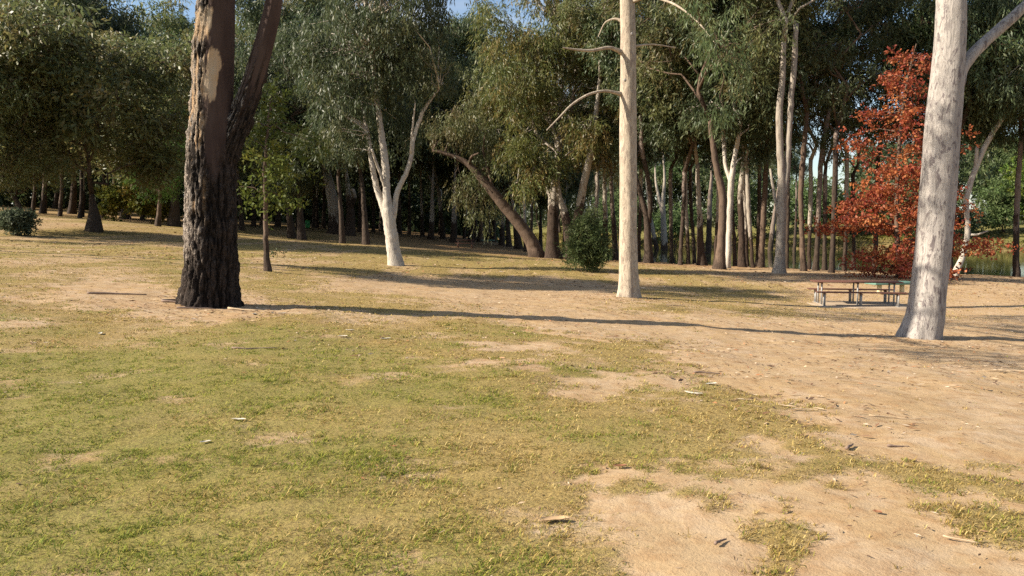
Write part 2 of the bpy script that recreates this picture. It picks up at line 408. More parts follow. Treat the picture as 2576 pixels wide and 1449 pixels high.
def mat_bark(name, pale, blotch, rough_c, h0=None, blotch_amt=.5, fine=1.0):
    """smooth pale bark with blotches; below about h0 metres a stocking of rough fibrous bark"""
    t = NT(name); v = t.coords((1, 1, .35)); vs_ = t.coords((1, 1, .12))
    b = t.noise(v, 5.5 * fine, 5, .65, .6); b2 = t.noise(v, 1.6, 4); b3 = t.noise(vs_, 26, 5, .7)
    col = t.mix(t.ramp(b2, [(.35, 0.), (.7, 1.)]), pale, tuple(x * .82 for x in pale))
    col = t.mix(t.ramp(b, [(.60 - .12 * blotch_amt, 0.), (.64 - .10 * blotch_amt, .8)]), col, blotch)
    col = t.mix(t.ramp(b3, [(.5, 0.), (.75, .35)]), col, tuple(x * .6 for x in blotch))
    vp = t.coords((1, 1, .22)); b4 = t.noise(vp, 3.1 * fine, 6, .7, 1.2); b5 = t.noise(vp, 9.0 * fine, 5, .75, .8)
    col = t.mix(t.ramp(b4, [(.50, 0.), (.54, .55)]), col, tuple(x * .70 for x in pale))
    col = t.mix(t.ramp(b5, [(.58, 0.), (.63, .6)]), col, tuple(min(1, x * 1.18) for x in pale))
    sp_ = t.noise(t.coords((1, 1, .6)), 30 * fine, 3, .6)
    col = t.mix(t.ramp(sp_, [(.66, 0.), (.70, .7)]), col, tuple(x * .8 for x in blotch))
    hgt = t.math('ADD', t.math('ADD', t.math('MULTIPLY', b, .5), b3), t.math('MULTIPLY', t.ramp(b4, [(.50, 0.), (.54, 1.)]), -.5))
    if h0 is not None:
        tc = t.n('ShaderNodeTexCoord'); sp = t.n('ShaderNodeSeparateXYZ'); t.link(tc.outputs['Object'], sp.inputs[0])
        oi = t.n('ShaderNodeObjectInfo')
        lim = t.math('ADD', t.math('MULTIPLY', oi.outputs['Random'], h0), h0 * .45)
        zz = t.math('ADD', sp.outputs['Z'], t.math('MULTIPLY', t.math('SUBTRACT', t.noise(v, 2.2, 4, .7), .5), h0 * 1.5))
        k = t.ramp(t.math('SUBTRACT', t.math('SUBTRACT', lim, zz), -.5), [(.35, 0.), (.75, 1.)])
        rc = t.mix(t.ramp(b3, [(.38, 0.), (.62, 1.)]), tuple(x * .35 for x in rough_c), rough_c)
        col = t.mix(k, col, rc); hgt = t.math('MULTIPLY', hgt, t.math('ADD', t.math('MULTIPLY', k, 2.0), .5))
    return t.done(t.principled(col, .85, t.bump(hgt, .6, .03), spec=.2))
def mat_rough_bark():
    """old dark fissured bark; vertex masks: ridge (height of the bark), pale (bare patches, painted sunlit streaks), crest (ridge tops with sunlight painted in), smooth (brown inner bark)"""
    t = NT('fissured_dark_bark'); v = t.coords((1, 1, .25))
    n = t.noise(v, 22, 6, .7); n2 = t.noise(v, 5, 4)
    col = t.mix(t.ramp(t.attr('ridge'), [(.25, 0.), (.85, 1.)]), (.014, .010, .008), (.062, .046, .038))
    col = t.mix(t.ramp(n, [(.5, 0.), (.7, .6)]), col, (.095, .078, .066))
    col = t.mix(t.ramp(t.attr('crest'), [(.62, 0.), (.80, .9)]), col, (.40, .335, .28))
    vo = t.n('ShaderNodeTexVoronoi'); vo.feature = 'DISTANCE_TO_EDGE'; vo.inputs['Scale'].default_value = 20
    wv = t.n('ShaderNodeVectorMath', operation='ADD'); nv = t.n('ShaderNodeTexNoise'); nv.inputs['Scale'].default_value = 9
    t.link(v, nv.inputs['Vector']); t.link(v, wv.inputs[0]); t.link(nv.outputs['Color'], wv.inputs[1]); t.link(wv.outputs[0], vo.inputs['Vector'])
    crack = t.ramp(vo.outputs['Distance'], [(.02, 0.), (.12, 1.)])
    col = t.mix(crack, t.mix(.7, col, (.008, .006, .005)), col)
    hb = t.math('ADD', n, t.math('MULTIPLY', crack, t.math('MULTIPLY', t.math('SUBTRACT', 1.0, t.attr('smooth')), 1.4)))
    sm = t.mix(t.ramp(n2, [(.35, 0.), (.65, 1.)]), (.052, .033, .028), (.08, .053, .044))
    col = t.mix(t.attr('smooth'), col, sm)
    col = t.mix(t.attr('pale'), col, t.mix(t.ramp(n2, [(.35, 0.), (.65, 1.)]), (.45, .28, .15), (.42, .33, .24)))
    return t.done(t.principled(col, .9, t.bump(hb, .8, .025), spec=.15))
def mat_plain(name, c1, c2, scale=8, rough=.6, stretch=(1, 1, 1), bump=.2, metal=0, spec=.3):
    t = NT(name); v = t.coords(stretch); n = t.noise(v, scale, 5, .65)
    return t.done(t.principled(t.mix(t.ramp(n, [(.35, 0.), (.68, 1.)]), c1, c2), rough, t.bump(n, bump, .01), metal, spec))
def mat_vcol(name, rough=.9, transl=0.0):
    t = NT(name); c = t.attr('Col', 'Color'); p = t.principled(c, rough, spec=.15)
    if not transl: return t.done(p)
    tr = t.n('ShaderNodeBsdfTranslucent'); t.link(c, tr.inputs['Color'])
    mx = t.n('ShaderNodeMixShader'); mx.inputs[0].default_value = transl
    t.link(p, mx.inputs[1]); t.link(tr.outputs[0], mx.inputs[2]); return t.done(mx.outputs[0])
def mat_water():
    t = NT('river_water'); v = t.coords((1, .5, 1)); n = t.noise(v, 1.4, 4, .6); n2 = t.noise(v, 9, 2)
    o = t.principled((.055, .06, .018), .05, t.bump(t.math('ADD', n, t.math('MULTIPLY', n2, .25)), .10, .05), spec=.5)
    return t.done(o)

M = dict(ground=mat_ground(), gum=mat_leaf('gum_leaf', .40, .48, .38), oak=mat_leaf('red_leaf', .4, .55, .25, .02), soft=mat_leaf('soft_leaf', .4, .6, .2, .03),
         white=mat_bark('white_gum_bark', (.50, .445, .375), (.27, .22, .20), (.2, .13, .1), None, .28),
         cream=mat_bark('cream_gum_bark', (.46, .385, .295), (.25, .195, .155), (.2, .13, .1), None, .75, 1.6),
         mottled=mat_bark('mottled_gum_bark', (.37, .335, .305), (.10, .078, .082), (.2, .13, .1), None, .55, 2.1),
         stocking=mat_bark('river_gum_bark', (.36, .315, .26), (.19, .145, .115), (.075, .05, .036), 3.5, .6),
         dark=mat_bark('dark_gum_bark', (.22, .17, .14), (.10, .075, .06), (.085, .06, .045), 6.0, .6),
         upper=mat_bark('upper_gum_bark', (.33, .285, .235), (.18, .14, .11), (.1, .07, .05), None, .5),
         brown=mat_bark('brown_bark', (.135, .092, .066), (.07, .048, .035), (.095, .065, .047), 1.0, .6),
         rough=mat_rough_bark(), water=mat_water())

# ------------------------------------------------------------------ ground, water
def grid_quads(ny, nx):
    i = np.arange(ny - 1)[:, None] * nx + np.arange(nx - 1)[None, :]
    return np.stack([i, i + 1, i + nx + 1, i + nx], -1).reshape(-1, 4)
# small mounds of soil about the boles
BOLES = [(528, 768, .9, .10), (2325, 850, .8, .10), (1582, 748, .9, .09), (995, 668, .8, .07)]
def mound(x, y):
    z = np.zeros(np.shape(x))
    for U, V, r, a in BOLES:
        p = hit(U, V); z = z + a * np.exp(-(((x - p[0]) ** 2 + (y - p[1]) ** 2) / (r * 1.4) ** 2))
    return z
MND = mound(GX, GY)
soil = (fbm(GX * 7, GY * 7, o=3) - .5) * .03 + cov * .006 + (fbm(GX * 3.3 + 8, GY * 3.3, o=2) - .5) * .03 * (1 - cov)
gme = make_mesh('ground', np.stack([GX, GY, GZ + MND * .0 + soil], -1).reshape(-1, 3), grid_quads(*GX.shape), smooth=True, mats=(M['ground'],),
                attrs=dict(cover=cov.ravel(), green=grn.ravel(), litter=litter.ravel(), reed=reed.ravel()))
go = tag(obj('ground', gme), kind='structure')
wme = make_mesh('river', [(-600, 20, WATER_Z), (900, 20, WATER_Z), (900, 900, WATER_Z), (-600, 900, WATER_Z)], [(0, 1, 2, 3)], mats=(M['water'],))
tag(obj('river_water', wme), kind='structure')

# ------------------------------------------------------------------ leaves and crowns
def unit(a): return a / (np.linalg.norm(a, axis=-1, keepdims=True) + 1e-12)
def leaf_geo(P, D, L, W, col, rng):
    n = len(P); D = unit(D); S = unit(np.cross(D, rng.normal(size=(n, 3))))
    L = np.broadcast_to(L, (n,))[:, None]; W = np.broadcast_to(W, (n,))[:, None]
    v = np.stack([P, P + D * L * .42 + S * W * .5, P + D * L, P + D * L * .42 - S * W * .5], 1).reshape(-1, 3)
    return v, np.arange(n * 4).reshape(-1, 4), np.repeat(col, 4, axis=0)
PAL = dict(grey=[(.070, .098, .046), (.095, .12, .058), (.058, .082, .036), (.12, .125, .05)],
           olive=[(.105, .115, .032), (.135, .13, .036), (.08, .095, .028), (.17, .115, .04)],
           dark=[(.065, .092, .038), (.088, .112, .048), (.056, .078, .032), (.105, .11, .045)],
           warm=[(.135, .155, .055), (.115, .145, .058), (.18, .15, .06), (.155, .165, .06)],
           green=[(.060, .115, .022), (.085, .14, .028), (.05, .09, .018)],
           yellow=[(.17, .165, .025), (.12, .145, .025), (.23, .17, .03), (.10, .12, .022)],
           lime=[(.105, .155, .025), (.08, .13, .02), (.15, .165, .03)],
           bush=[(.078, .12, .04), (.10, .14, .05), (.125, .155, .06)],
           sapling=[(.075, .10, .02), (.105, .13, .026), (.15, .15, .03), (.09, .11, .022)],
           silver=[(.085, .11, .065), (.11, .13, .08), (.07, .09, .05)],
           red=[(.34, .085, .035), (.40, .13, .045), (.27, .055, .032), (.44, .18, .06), (.22, .045, .03), (.30, .11, .05)])
def spray(rng, cen, rad, per, L, W, pal, hang=1.0, k=7, flat=.75, jit=.55):
    """leaves on hanging twigs round each cluster centre"""
    cen = np.asarray(cen); rad = np.broadcast_to(rad, (len(cen),)); T = max(1, per // k)
    n = len(cen)
    s = unit(rng.normal(size=(n, T, 3))) * (rng.random((n, T, 1)) ** .45) * np.array([1, 1, flat])
    tw = unit(s * np.array([.75, .75, .35]) + rng.normal(size=(n, T, 3)) * .3 + np.array([0, 0, -hang]))
    st = cen[:, None] + s * rad[:, None, None]
    t = (np.arange(k)[None, None, :, None] + rng.random((n, T, k, 1))) / k
    P = st[:, :, None] + tw[:, :, None] * t * (rad[:, None, None, None] * .75) + rng.normal(size=(n, T, k, 3)) * .05
    D = tw[:, :, None] * (.5 + .5 * hang) + rng.normal(size=(n, T, k, 3)) * jit
    pc = np.array(PAL[pal]); ci = rng.integers(0, len(pc), n)
    li = rng.integers(0, len(pc), (n, T, k)); mixw = rng.random((n, T, k, 1)) * .7
    col = pc[ci][:, None, None] * (1 - mixw) + pc[li] * mixw
    col = col * (.75 + .5 * rng.random((n, T, k, 1)))
    m = n * T * k
    return leaf_geo(P.reshape(m, 3), D.reshape(m, 3), L * (.65 + .7 * rng.random(m)), W * (.7 + .6 * rng.random(m)), col.reshape(m, 3), rng)
def bend(rng, a, b, sag=0.0, n=6, wob=.06):
    t = np.linspace(0, 1, n)[:, None]; L = np.linalg.norm(b - a)
    p = a * (1 - t) + b * t; p[:, 2] += (sag * L * np.sin(np.pi * t))[:, 0]
    w = rng.normal(size=(n, 3)) * L * wob; w[0] = 0; w[-1] = 0
    return p + w
def joined(parts):
    v, q, o = [], [], 0
    for a, b in parts: v.append(a); q.append(b + o); o += len(a)
    return np.concatenate(v), np.concatenate(q)

def crown_variant(seed, height, spread, nlimb, pal, per=150, L=.28, W=.066, hang=1.0, rcl=1.0, mat='gum', lowest=.05, r0=.12, droop=.0, bark='brown'):
    """limbs and leaf clusters growing up from a crown's root; returns two source objects' meshes"""
    rng = np.random.default_rng(seed)
    tubes, tips = [], []
    top = np.array([rng.normal() * .08 * height, rng.normal() * .08 * height, height * .86])
    lead = bend(rng, np.zeros(3), top, 0, 9, .035); lr = np.linspace(r0, r0 * .18, 9)
    tubes.append(tube(lead, lr, 8))
    for i in range(nlimb):
        f = lowest + (.93 - lowest) * (i + rng.random() * .6) / nlimb
        a = np.array([np.interp(f, np.linspace(0, 1, 9), lead[:, c]) for c in range(3)])
        az = i * 2.4 + rng.normal() * .4
        reach = spread * (.55 + .55 * rng.random()) * (1 - .55 * max(0, f - .45) / .55) * (.75 + .25 * min(1, f / .25))
        rise = reach * (.35 + .55 * rng.random()) - droop * reach
        b = a + np.array([math.cos(az) * reach, math.sin(az) * reach, rise])
        lim = bend(rng, a, b, .10, 7, .05); rr = np.interp(f, [0, 1], [r0, r0 * .2]) * .62
        tubes.append(tube(lim, np.linspace(rr, rr * .22, 7), 6)); tips.append(b)
        tips.append(lim[5] + rng.normal(size=3) * .4)
        for j in range(4):
            g = rng.integers(2, 6); a2 = lim[g]
            az2 = az + rng.normal() * 1.1; ln = reach * (.3 + .3 * rng.random())
            b2 = a2 + np.array([math.cos(az2) * ln, math.sin(az2) * ln, ln * rng.uniform(-.45, .75) - droop * ln])
            br = bend(rng, a2, b2, .06, 5, .06); tubes.append(tube(br, np.linspace(rr * .38, .012, 5), 5))
            tips.append(b2)
            for q in range(2):
                a3 = br[2 + q]; b3 = a3 + unit(rng.normal(size=3)) * ln * .5 + np.array([0, 0, -.15 * hang])
                tubes.append(tube(np.array([a3, (a3 + b3) / 2 + rng.normal(size=3) * .05, b3]), np.array([.016, .012, .007]), 4)); tips.append(b3)
    tips.append(top); tips = np.array(tips)
    rad = rcl * (.6 + .6 * rng.random(len(tips)))
    v, q, c = spray(rng, tips, rad, per, L, W, pal, hang)
    crown = make_mesh('crown', v, q, col=c, mats=(M[mat],))
    bv, bq = joined(tubes)
    return crown, make_mesh('limbs', bv, bq, mats=(M[bark],), smooth=True)

VAR = {}
def variant(key, **kw):
    VAR[key] = crown_variant(**kw)
variant('tall_a', seed=1, height=12, spread=3.6, nlimb=11, pal='grey')
variant('tall_b', seed=2, height=13, spread=3.2, nlimb=12, pal='dark', per=140)
variant('tall_c', seed=3, height=11, spread=4.2, nlimb=11, pal='warm')
variant('tall_d', seed=4, height=12, spread=3.8, nlimb=12, pal='grey', per=160, hang=1.3)
variant('wide_a', seed=5, height=9, spread=5.0, nlimb=12, pal='olive', per=160, hang=1.2, droop=.25)
variant('wide_b', seed=6, height=10, spread=5.2, nlimb=13, pal='warm', per=160, L=.30, W=.07)
variant('droop', seed=7, height=10, spread=4.6, nlimb=15, pal='grey', per=180, hang=1.9, droop=.5, lowest=-.0)
variant('dense', seed=8, height=7.5, spread=5.2, nlimb=16, pal='warm', per=161, L=.27, W=.10, hang=.5, droop=.15)
variant('dense_b', seed=9, height=8.5, spread=5.5, nlimb=16, pal='bush', per=161, L=.28, W=.105, hang=.5, droop=.1)
variant('thin', seed=10, height=9, spread=2.4, nlimb=9, pal='grey', per=110, rcl=.8)
variant('sparse', seed=12, height=12, spread=3.4, nlimb=9, pal='dark', per=56, rcl=.8)

# ------------------------------------------------------------------ trees
def lobed_tube(P, R, n, rng, flare=.6, flare_h=.5, lob=.12, amp=.05, fscale=2.2, sunk=.15):
    """trunk surface with butt flare, lobes and unevenness"""
    v, q = tube(P, R, n, True); m = len(P); body = v[:m * n].reshape(m, n, 3)
    cen = P[:, None, :]; off = body - cen
    th = np.arange(n) / n * 2 * np.pi; s = np.concatenate([[0], np.cumsum(np.linalg.norm(np.diff(P, axis=0), axis=1))])
    e = np.exp(-np.maximum(s - sunk, 0) / flare_h)[:, None]
    lb = sum(math.cos(1) * np.cos(k * th + rng.random() * 6.28) / k ** .4 for k in (2, 3, 5, 7))[None, :]
    nz = fbm(np.cos(th)[None, :] * 1.3 + 5 + 0 * s[:, None], np.sin(th)[None, :] * 1.3 + s[:, None] * fscale * .3, s[:, None] * fscale * .35 + 0 * th[None, :], o=3) - .5
    k = 1 + e * (flare + lob * lb * 1.5) + lob * .12 * lb + amp * 2 * nz
    v[:m * n] = (cen + off * k[..., None]).reshape(-1, 3)
    return v, q
def stem_points(st, d, base=None, depth_drift=0.0, rng=None):
    out = []
    for i, (U, V, w) in enumerate(st):
        dd = d + depth_drift * i / max(1, len(st) - 1)
        p = at(U, V, dd); out.append([*p, w * .5 / F * dd])
    out = np.array(out)
    if base is not None:
        out[0, :3] = base
    return out
TREES = []
def plant_tree(name, label, stems, d=None, bark='stocking', crowns=(), group=None, cat='tree', n=14, res=.25, flare=.55, auto=None, sc=(.85, 1.15),
               seed=0, flare_h=.45, wob=.012, extra_top=True, lob=.12):
    """stems: list of lists of (U, V, width px); the first stem carries the base. crowns/auto: crown variant per stem"""
    rng = np.random.default_rng(1000 + seed + len(TREES) * 7)
    U0, V0, w0 = stems[0][0]
    if d is None:
        p = hit(U0, V0)
        d = p[1] if p is not None else 60
    x0 = (U0 - CU) / F * d; base = np.array([x0, d, ground(x0, d)])
    e = empty(name, base, label, cat, group)
    TREES.append(e)
    dz = base[2] - at(U0, V0, d)[2]
    for si, st in enumerate(stems):
        drift = 0 if si == 0 else rng.uniform(-.05, .05) * d * .6
        pts = stem_points(st, d, None, drift)
        pts[:, 2] += dz
        if si == 0: pts[0, :3] = base
        pts[:, :3] -= base
        if si == 0:
            pts = np.vstack([pts[0] + np.array([0, 0, -.25, 0]), pts])
        ln = np.linalg.norm(np.diff(pts[:, :3], axis=0), axis=1).sum(); m = max(6, int(ln / res))
        if auto and si < len(auto) and auto[si]:
            tp = min(1.6, max(.3, .125 / pts[-1, 3])); fr_ = np.linspace(0, 1, len(pts)); pts[:, 3] *= 1 - (1 - tp) * sstep(.35, 1, fr_)
        Q = catmull(pts, m); Q[:, 3] = np.maximum(Q[:, 3], .012)
        wz = rng.normal(size=(m, 3)) * wob * min(1, d / 30); wz[:2] = 0; Q[:, :3] += wz * np.array([1, 1, .2])
        if si == 0: v, q = lobed_tube(Q[:, :3], Q[:, 3], n, rng, flare, flare_h, lob, sunk=.25)
        else: v, q = lobed_tube(Q[:, :3], Q[:, 3], max(8, n - 4), rng, 0.05, .2, .05)
        o = obj('trunk' if si == 0 else 'branch', make_mesh('trunk', v, q, smooth=True, mats=(M[bark],)), e)
        if auto and si < len(auto) and auto[si]:
            key = auto[si]; s_ = rng.uniform(*sc)
            loc = Q[-1, :3] - np.array([0, 0, .1]); rz = rng.uniform(0, 6.28)
            cm, lm = VAR[key]
            obj('crown', cm, e, loc, (rng.normal() * .05, rng.normal() * .05, rz), (s_, s_, s_))
            rs = max(.6, min(1.7, Q[-1, 3] / (.16 * s_))) if extra_top else 1
            lo_ = obj('limbs', lm, e, loc, (0, 0, rz), (s_, s_, s_))
            if bark in ('stocking', 'white', 'cream', 'upper'):
                lo_.material_slots[0].link = 'OBJECT'; lo_.material_slots[0].material = M['upper' if bark == 'stocking' else bark]
    return e, base, d

def lump_crown(e, base, lumps, pal, seed, per=70, L=.2, W=.045, hang=1.2, rcl=.8, mat='gum', dens=1.0, anchors=None, bark='stocking', name='crown', twig=.35, k=7, jit=.55):
    """clusters filling ellipsoids (U, V, depth, half-width px, half-height px, half-depth m) with thin branches back to the anchors"""
    rng = np.random.default_rng(seed); cen = []
    for U, V, d, ru, rv, rd in lumps:
        a = ru / F * d; b = rv / F * d
        num = max(3, int(dens * 4.2 * (a * b * rd) ** .75 / (rcl ** 2)))
        s = unit(rng.normal(size=(num, 3))) * (rng.random((num, 1)) ** .38)
        cen.append(at(U, V, d) + s * np.array([a, rd, b]))
    cen = np.concatenate(cen) - base
    rad = rcl * (.6 + .6 * rng.random(len(cen)))
    v, q, c = spray(rng, cen, rad, per, L, W, pal, hang, k=k, jit=jit)
    obj(name, make_mesh('crown', v, q, col=c, mats=(M[mat],)), e)
    if anchors is not None:
        A = np.array(anchors) - base; tubes = []
        sel = cen[rng.random(len(cen)) < twig]
        for p in sel:
            low = A[A[:, 2] < p[2] + .6]
            if not len(low): low = A
            a = low[np.argmin(((low - p) ** 2).sum(1))]
            Ln = np.linalg.norm(p - a)
            tubes.append(tube(bend(rng, a, p, .08, 6, .05), np.linspace(.014 + Ln * .009, .006, 6), 5))
        if tubes:
            bv, bq = joined(tubes); obj('limbs', make_mesh('limbs', bv, bq, smooth=True, mats=(M[bark],)), e)
    return cen

# ---- the old dark forked gum
def old_gum():
    p = hit(528, 768); d = p[1]; base = p
    e = empty('old_gum_tree', base, 'massive old gum with black fissured bark and a forked dark stem rising beside it', 'tree')
    rng = np.random.default_rng(5)
    main = [(528, 768, 122), (529, 735, 124), (530, 680, 122), (530, 600, 122), (529, 500, 119), (531, 420, 116), (534, 350, 110), (535, 280, 102), (537, 200, 98),
            (540, 120, 95), (544, 40, 90), (548, -60, 84), (552, -200, 76), (560, -420, 60), (566, -640, 44)]
    side = [(548, 440, 58), (566, 395, 60), (585, 345, 58), (608, 290, 54), (630, 225, 52), (650, 160, 51), (668, 95, 49), (684, 30, 45), (696, -40, 42), (720, -180, 42), (750, -380, 32)]
    def build(name, st, n, m, flare, par):
        q4 = stem_points(st, d); q4[:, :3] -= base
        if flare: q4[0, :3] = (0, 0, 0); q4 = np.vstack([q4[0] + np.array([0, 0, -.3, 0]), q4])
        Q = catmull(q4, m); P, R = Q[:, :3], Q[:, 3]
        v, q = lobed_tube(P, R, n, rng, .22 if flare else 0, .32, .10 if flare else .03, .04, sunk=.3)
        body = v[:m * n].reshape(m, n, 3); off = body - P[:, None, :]; rl = np.linalg.norm(off, axis=2, keepdims=True); on = off / rl
        th = np.arctan2(on[..., 1], on[..., 0]); z = body[..., 2]
        cx, cy_ = np.cos(th), np.sin(th)
        # long plates parted by deep furrows
        warp = fbm(cx * 2.2 + 3, cy_ * 2.2, z * 1.3, o=3) * 1.2
        a1 = np.abs(fbm(cx * 7 + warp, cy_ * 7, z * 2.1, o=2) - .5) * 2
        a2 = np.abs(fbm(cx * 15 + warp + 9, cy_ * 15, z * 6.5, o=3) - .5) * 2
        a3 = fbm(cx * 26, cy_ * 26, z * 15, o=3)
        ridge = np.clip(sstep(.03, .30, a1) * .62 + sstep(.02, .35, a2) * .38, 0, 1)
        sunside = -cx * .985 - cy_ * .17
        if flare:
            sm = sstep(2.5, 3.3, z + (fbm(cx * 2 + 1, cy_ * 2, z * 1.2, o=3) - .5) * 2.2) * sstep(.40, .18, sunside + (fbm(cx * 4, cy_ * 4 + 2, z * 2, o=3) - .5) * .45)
        else:
            sm = sstep(3.4, 4.6, z + (fbm(cx * 3, cy_ * 3, z * 1.5, o=3) - .5) * 2.5)
        face = at(548, 190, d) - base   # the bare cream patches on the smooth inner bark
        pale = np.zeros_like(z)
        if flare:
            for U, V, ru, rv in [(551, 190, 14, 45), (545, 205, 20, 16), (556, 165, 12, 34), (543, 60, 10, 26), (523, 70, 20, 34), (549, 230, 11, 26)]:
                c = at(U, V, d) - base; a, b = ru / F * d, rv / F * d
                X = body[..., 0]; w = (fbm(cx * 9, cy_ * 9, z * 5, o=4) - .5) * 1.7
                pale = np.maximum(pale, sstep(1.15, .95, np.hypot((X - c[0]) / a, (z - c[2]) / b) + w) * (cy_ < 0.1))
            st_ = sstep(.56, .66, fbm(cx * 6 + 31, cy_ * 6, z * 1.6, o=4)) * sstep(-.1, .25, sunside) * sstep(1.0, 2.2, z)  # pale flaking streaks kept to the sun side, sunlit tone painted into the bark
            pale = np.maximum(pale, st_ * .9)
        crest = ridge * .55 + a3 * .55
        depth = (.055 if flare else .035) * (1 - .93 * np.maximum(sm, pale * .8))
        disp = (ridge - .72) * depth * 1.25 + (a3 - .5) * .045 * (1 - .85 * sm) + sm * -.012
        chip = sstep(.62, .70, fbm(cx * 9 + 70, cy_ * 9, z * 5, o=2)) * .03 * (1 - sm)
        body = body + on * (disp + chip)[..., None]
        v[:m * n] = body.reshape(-1, 3)
        at_ = {k_: np.concatenate([a_.ravel(), [0, 0]]) for k_, a_ in dict(ridge=ridge, smooth=sm, pale=pale, crest=crest * (1 - .3 * sstep(1.4, .3, z)) * (.70 + .38 * sstep(-.1, .5, sunside + (a3 - .5) * .8))).items()}  # crest raised towards the sun: lit ridge tops painted into the colour
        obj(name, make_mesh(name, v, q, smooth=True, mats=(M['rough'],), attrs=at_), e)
        return P + base
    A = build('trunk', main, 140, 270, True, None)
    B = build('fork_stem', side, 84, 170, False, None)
    # dead stub high on the sunny side
    s0 = at(497, 108, d) - base
    v, q = tube(np.array([s0 + np.array([.12, 0, 0]), s0 + np.array([-.04, -.03, .0]), s0 + np.array([-.16, -.05, .01])]), [.03, .026, .015], 6)
    obj('dead_stub', make_mesh('dead_stub', v, q, mats=(M['rough'],)), e)
    lump_crown(e, base, [(420, -560, d - 3.4, 380, 200, 1.8), (900, -480, d + 3.8, 280, 180, 1.7), (250, -420, d + 3.6, 280, 150, 1.7), (560, -900, d, 300, 150, 1.8)], 'olive', 50, per=98, L=.17, W=.045,
               rcl=.8, dens=.9, anchors=[A[-1], A[-40], A[-80], B[-1], B[-30]], bark='dark')
    return e
old_gum()

# ---- slender pale gum with two arms
def arm(e, base, pts, d, name, bark, n=9, drift=.0, res=.08):
    q4 = stem_points(pts, d, None, drift); q4[:, :3] -= base
    ln = np.linalg.norm(np.diff(q4[:, :3], axis=0), axis=1).sum(); m = max(8, int(ln / res))
    Q = catmull(q4, m); rng = np.random.default_rng(len(pts))
    v, q = lobed_tube(Q[:, :3], np.maximum(Q[:, 3], .008), n, rng, .25, .15, .03, .06, 6)
    return obj(name, make_mesh(name, v, q, smooth=True, mats=(M[bark],)), e)
e, base, d = plant_tree('slender_gum_tree', 'slender cream-white gum with a straight smooth trunk and bare arms reaching out on one side',
    [[(1582, 748, 46), (1581, 700, 47), (1580, 600, 45), (1580, 500, 43.5), (1580, 400, 43), (1580, 250, 41), (1580, 100, 38), (1578, 0, 36), (1575, -150, 32), (1580, -350, 26), (1590, -560, 16)]],
    bark='cream', n=56, res=.07, flare=.42, flare_h=.38, wob=.002, lob=.16)
arm(e, base, [(1575, 138, 13), (1552, 126, 10), (1530, 120, 8.5), (1490, 127, 7.5), (1460, 126, 6), (1415, 120, 3.5)], d, 'bare_arm', 'cream', drift=-.8)
arm(e, base, [(1575, 240, 13), (1552, 234, 9), (1520, 229, 7), (1480, 238, 6), (1440, 262, 5), (1410, 292, 4), (1375, 328, 2.5)], d, 'bare_arm', 'cream', drift=-1.0)
arm(e, base, [(1575, 60, 8), (1552, 48, 6), (1535, 50, 4.5), (1520, 60, 3.5), (1505, 92, 2)], d, 'bare_arm', 'cream', drift=.3)
arm(e, base, [(1582, 6, 12), (1630, -8, 8), (1675, 2, 6), (1712, 20, 5), (1760, 60, 3.5), (1800, 110, 2)], d, 'branch', 'cream', drift=-2.5)
arm(e, base, [(1582, 118, 7), (1640, 112, 4), (1700, 120, 2.5)], d, 'branch', 'cream', drift=.8)
for i, (U, V, r) in enumerate([(1573, 330, 5), (1588, 470, 4), (1570, 205, 5), (1586, 90, 5)]):
    c = at(U, V, d) - base; rr = r / F * d
    v, q = tube(np.array([c + np.array([0, -.12, 0]), c + np.array([0, -.22, .005]), c + np.array([0, -.235, .008])]), [rr, rr * .8, rr * .3], 10)
    obj('knot', make_mesh('knot', v, q, smooth=True, mats=(M['mottled'],)), e)
lump_crown(e, base, [(1800, 130, d - 2.6, 55, 80, .9), (1770, 40, d - 2.2, 80, 60, .9), (1860, 190, d - 2.3, 55, 60, .8), (1800, 250, d - 2.7, 45, 55, .7)], 'bush', 61, per=63, L=.19, W=.034, hang=1.9,
           rcl=.5, dens=.9, anchors=[at(1712, 20, d - 1.6), at(1800, 110, d - 2.5), at(1760, 60, d - 2.0)], bark='brown', name='hanging_foliage')
lump_crown(e, base, [(1590, -480, d, 330, 170, 3.2), (1800, -330, d - 1, 230, 150, 2.4), (1380, -350, d + 1, 230, 150, 2.4)], 'olive', 62, per=84, L=.19, W=.04, hang=1.6, rcl=.85, dens=.8,
           anchors=[at(1590, -500, d), at(1578, -200, d), at(1580, -350, d)], bark='cream')

# ---- big mottled gum beside the picnic table
e, base, d = plant_tree('mottled_gum_tree', 'stout grey-white gum with dark blotches leaning beside the picnic table', 
    [[(2325, 850, 84), (2328, 800, 86), (2335, 740, 85), (2350, 600, 84), (2362, 450, 83), (2374, 300, 80), (2383, 200, 76), (2390, 100, 72), (2393, 0, 68), (2398, -150, 62), (2410, -350, 50), (2420, -560, 34)]],
    bark='mottled', n=72, res=.06, flare=.26, flare_h=.34, wob=.002, lob=.13)
arm(e, base, [(2398, 215, 40), (2418, 172, 34), (2445, 138, 29), (2480, 103, 27), (2520, 68, 26), (2560, 32, 25), (2620, -30, 22), (2700, -130, 18)], d, 'branch', 'mottled', n=20, drift=.6)
lump_crown(e, base, [(2420, -520, d, 380, 200, 3.0), (2720, -250, d + .6, 240, 170, 2.4), (2180, -460, d, 240, 150, 2.2)], 'olive', 63, per=84, L=.18, W=.04, hang=1.6, rcl=.85, dens=.8,
           anchors=[at(2420, -520, d), at(2700, -130, d + .6), at(2410, -350, d)], bark='mottled')

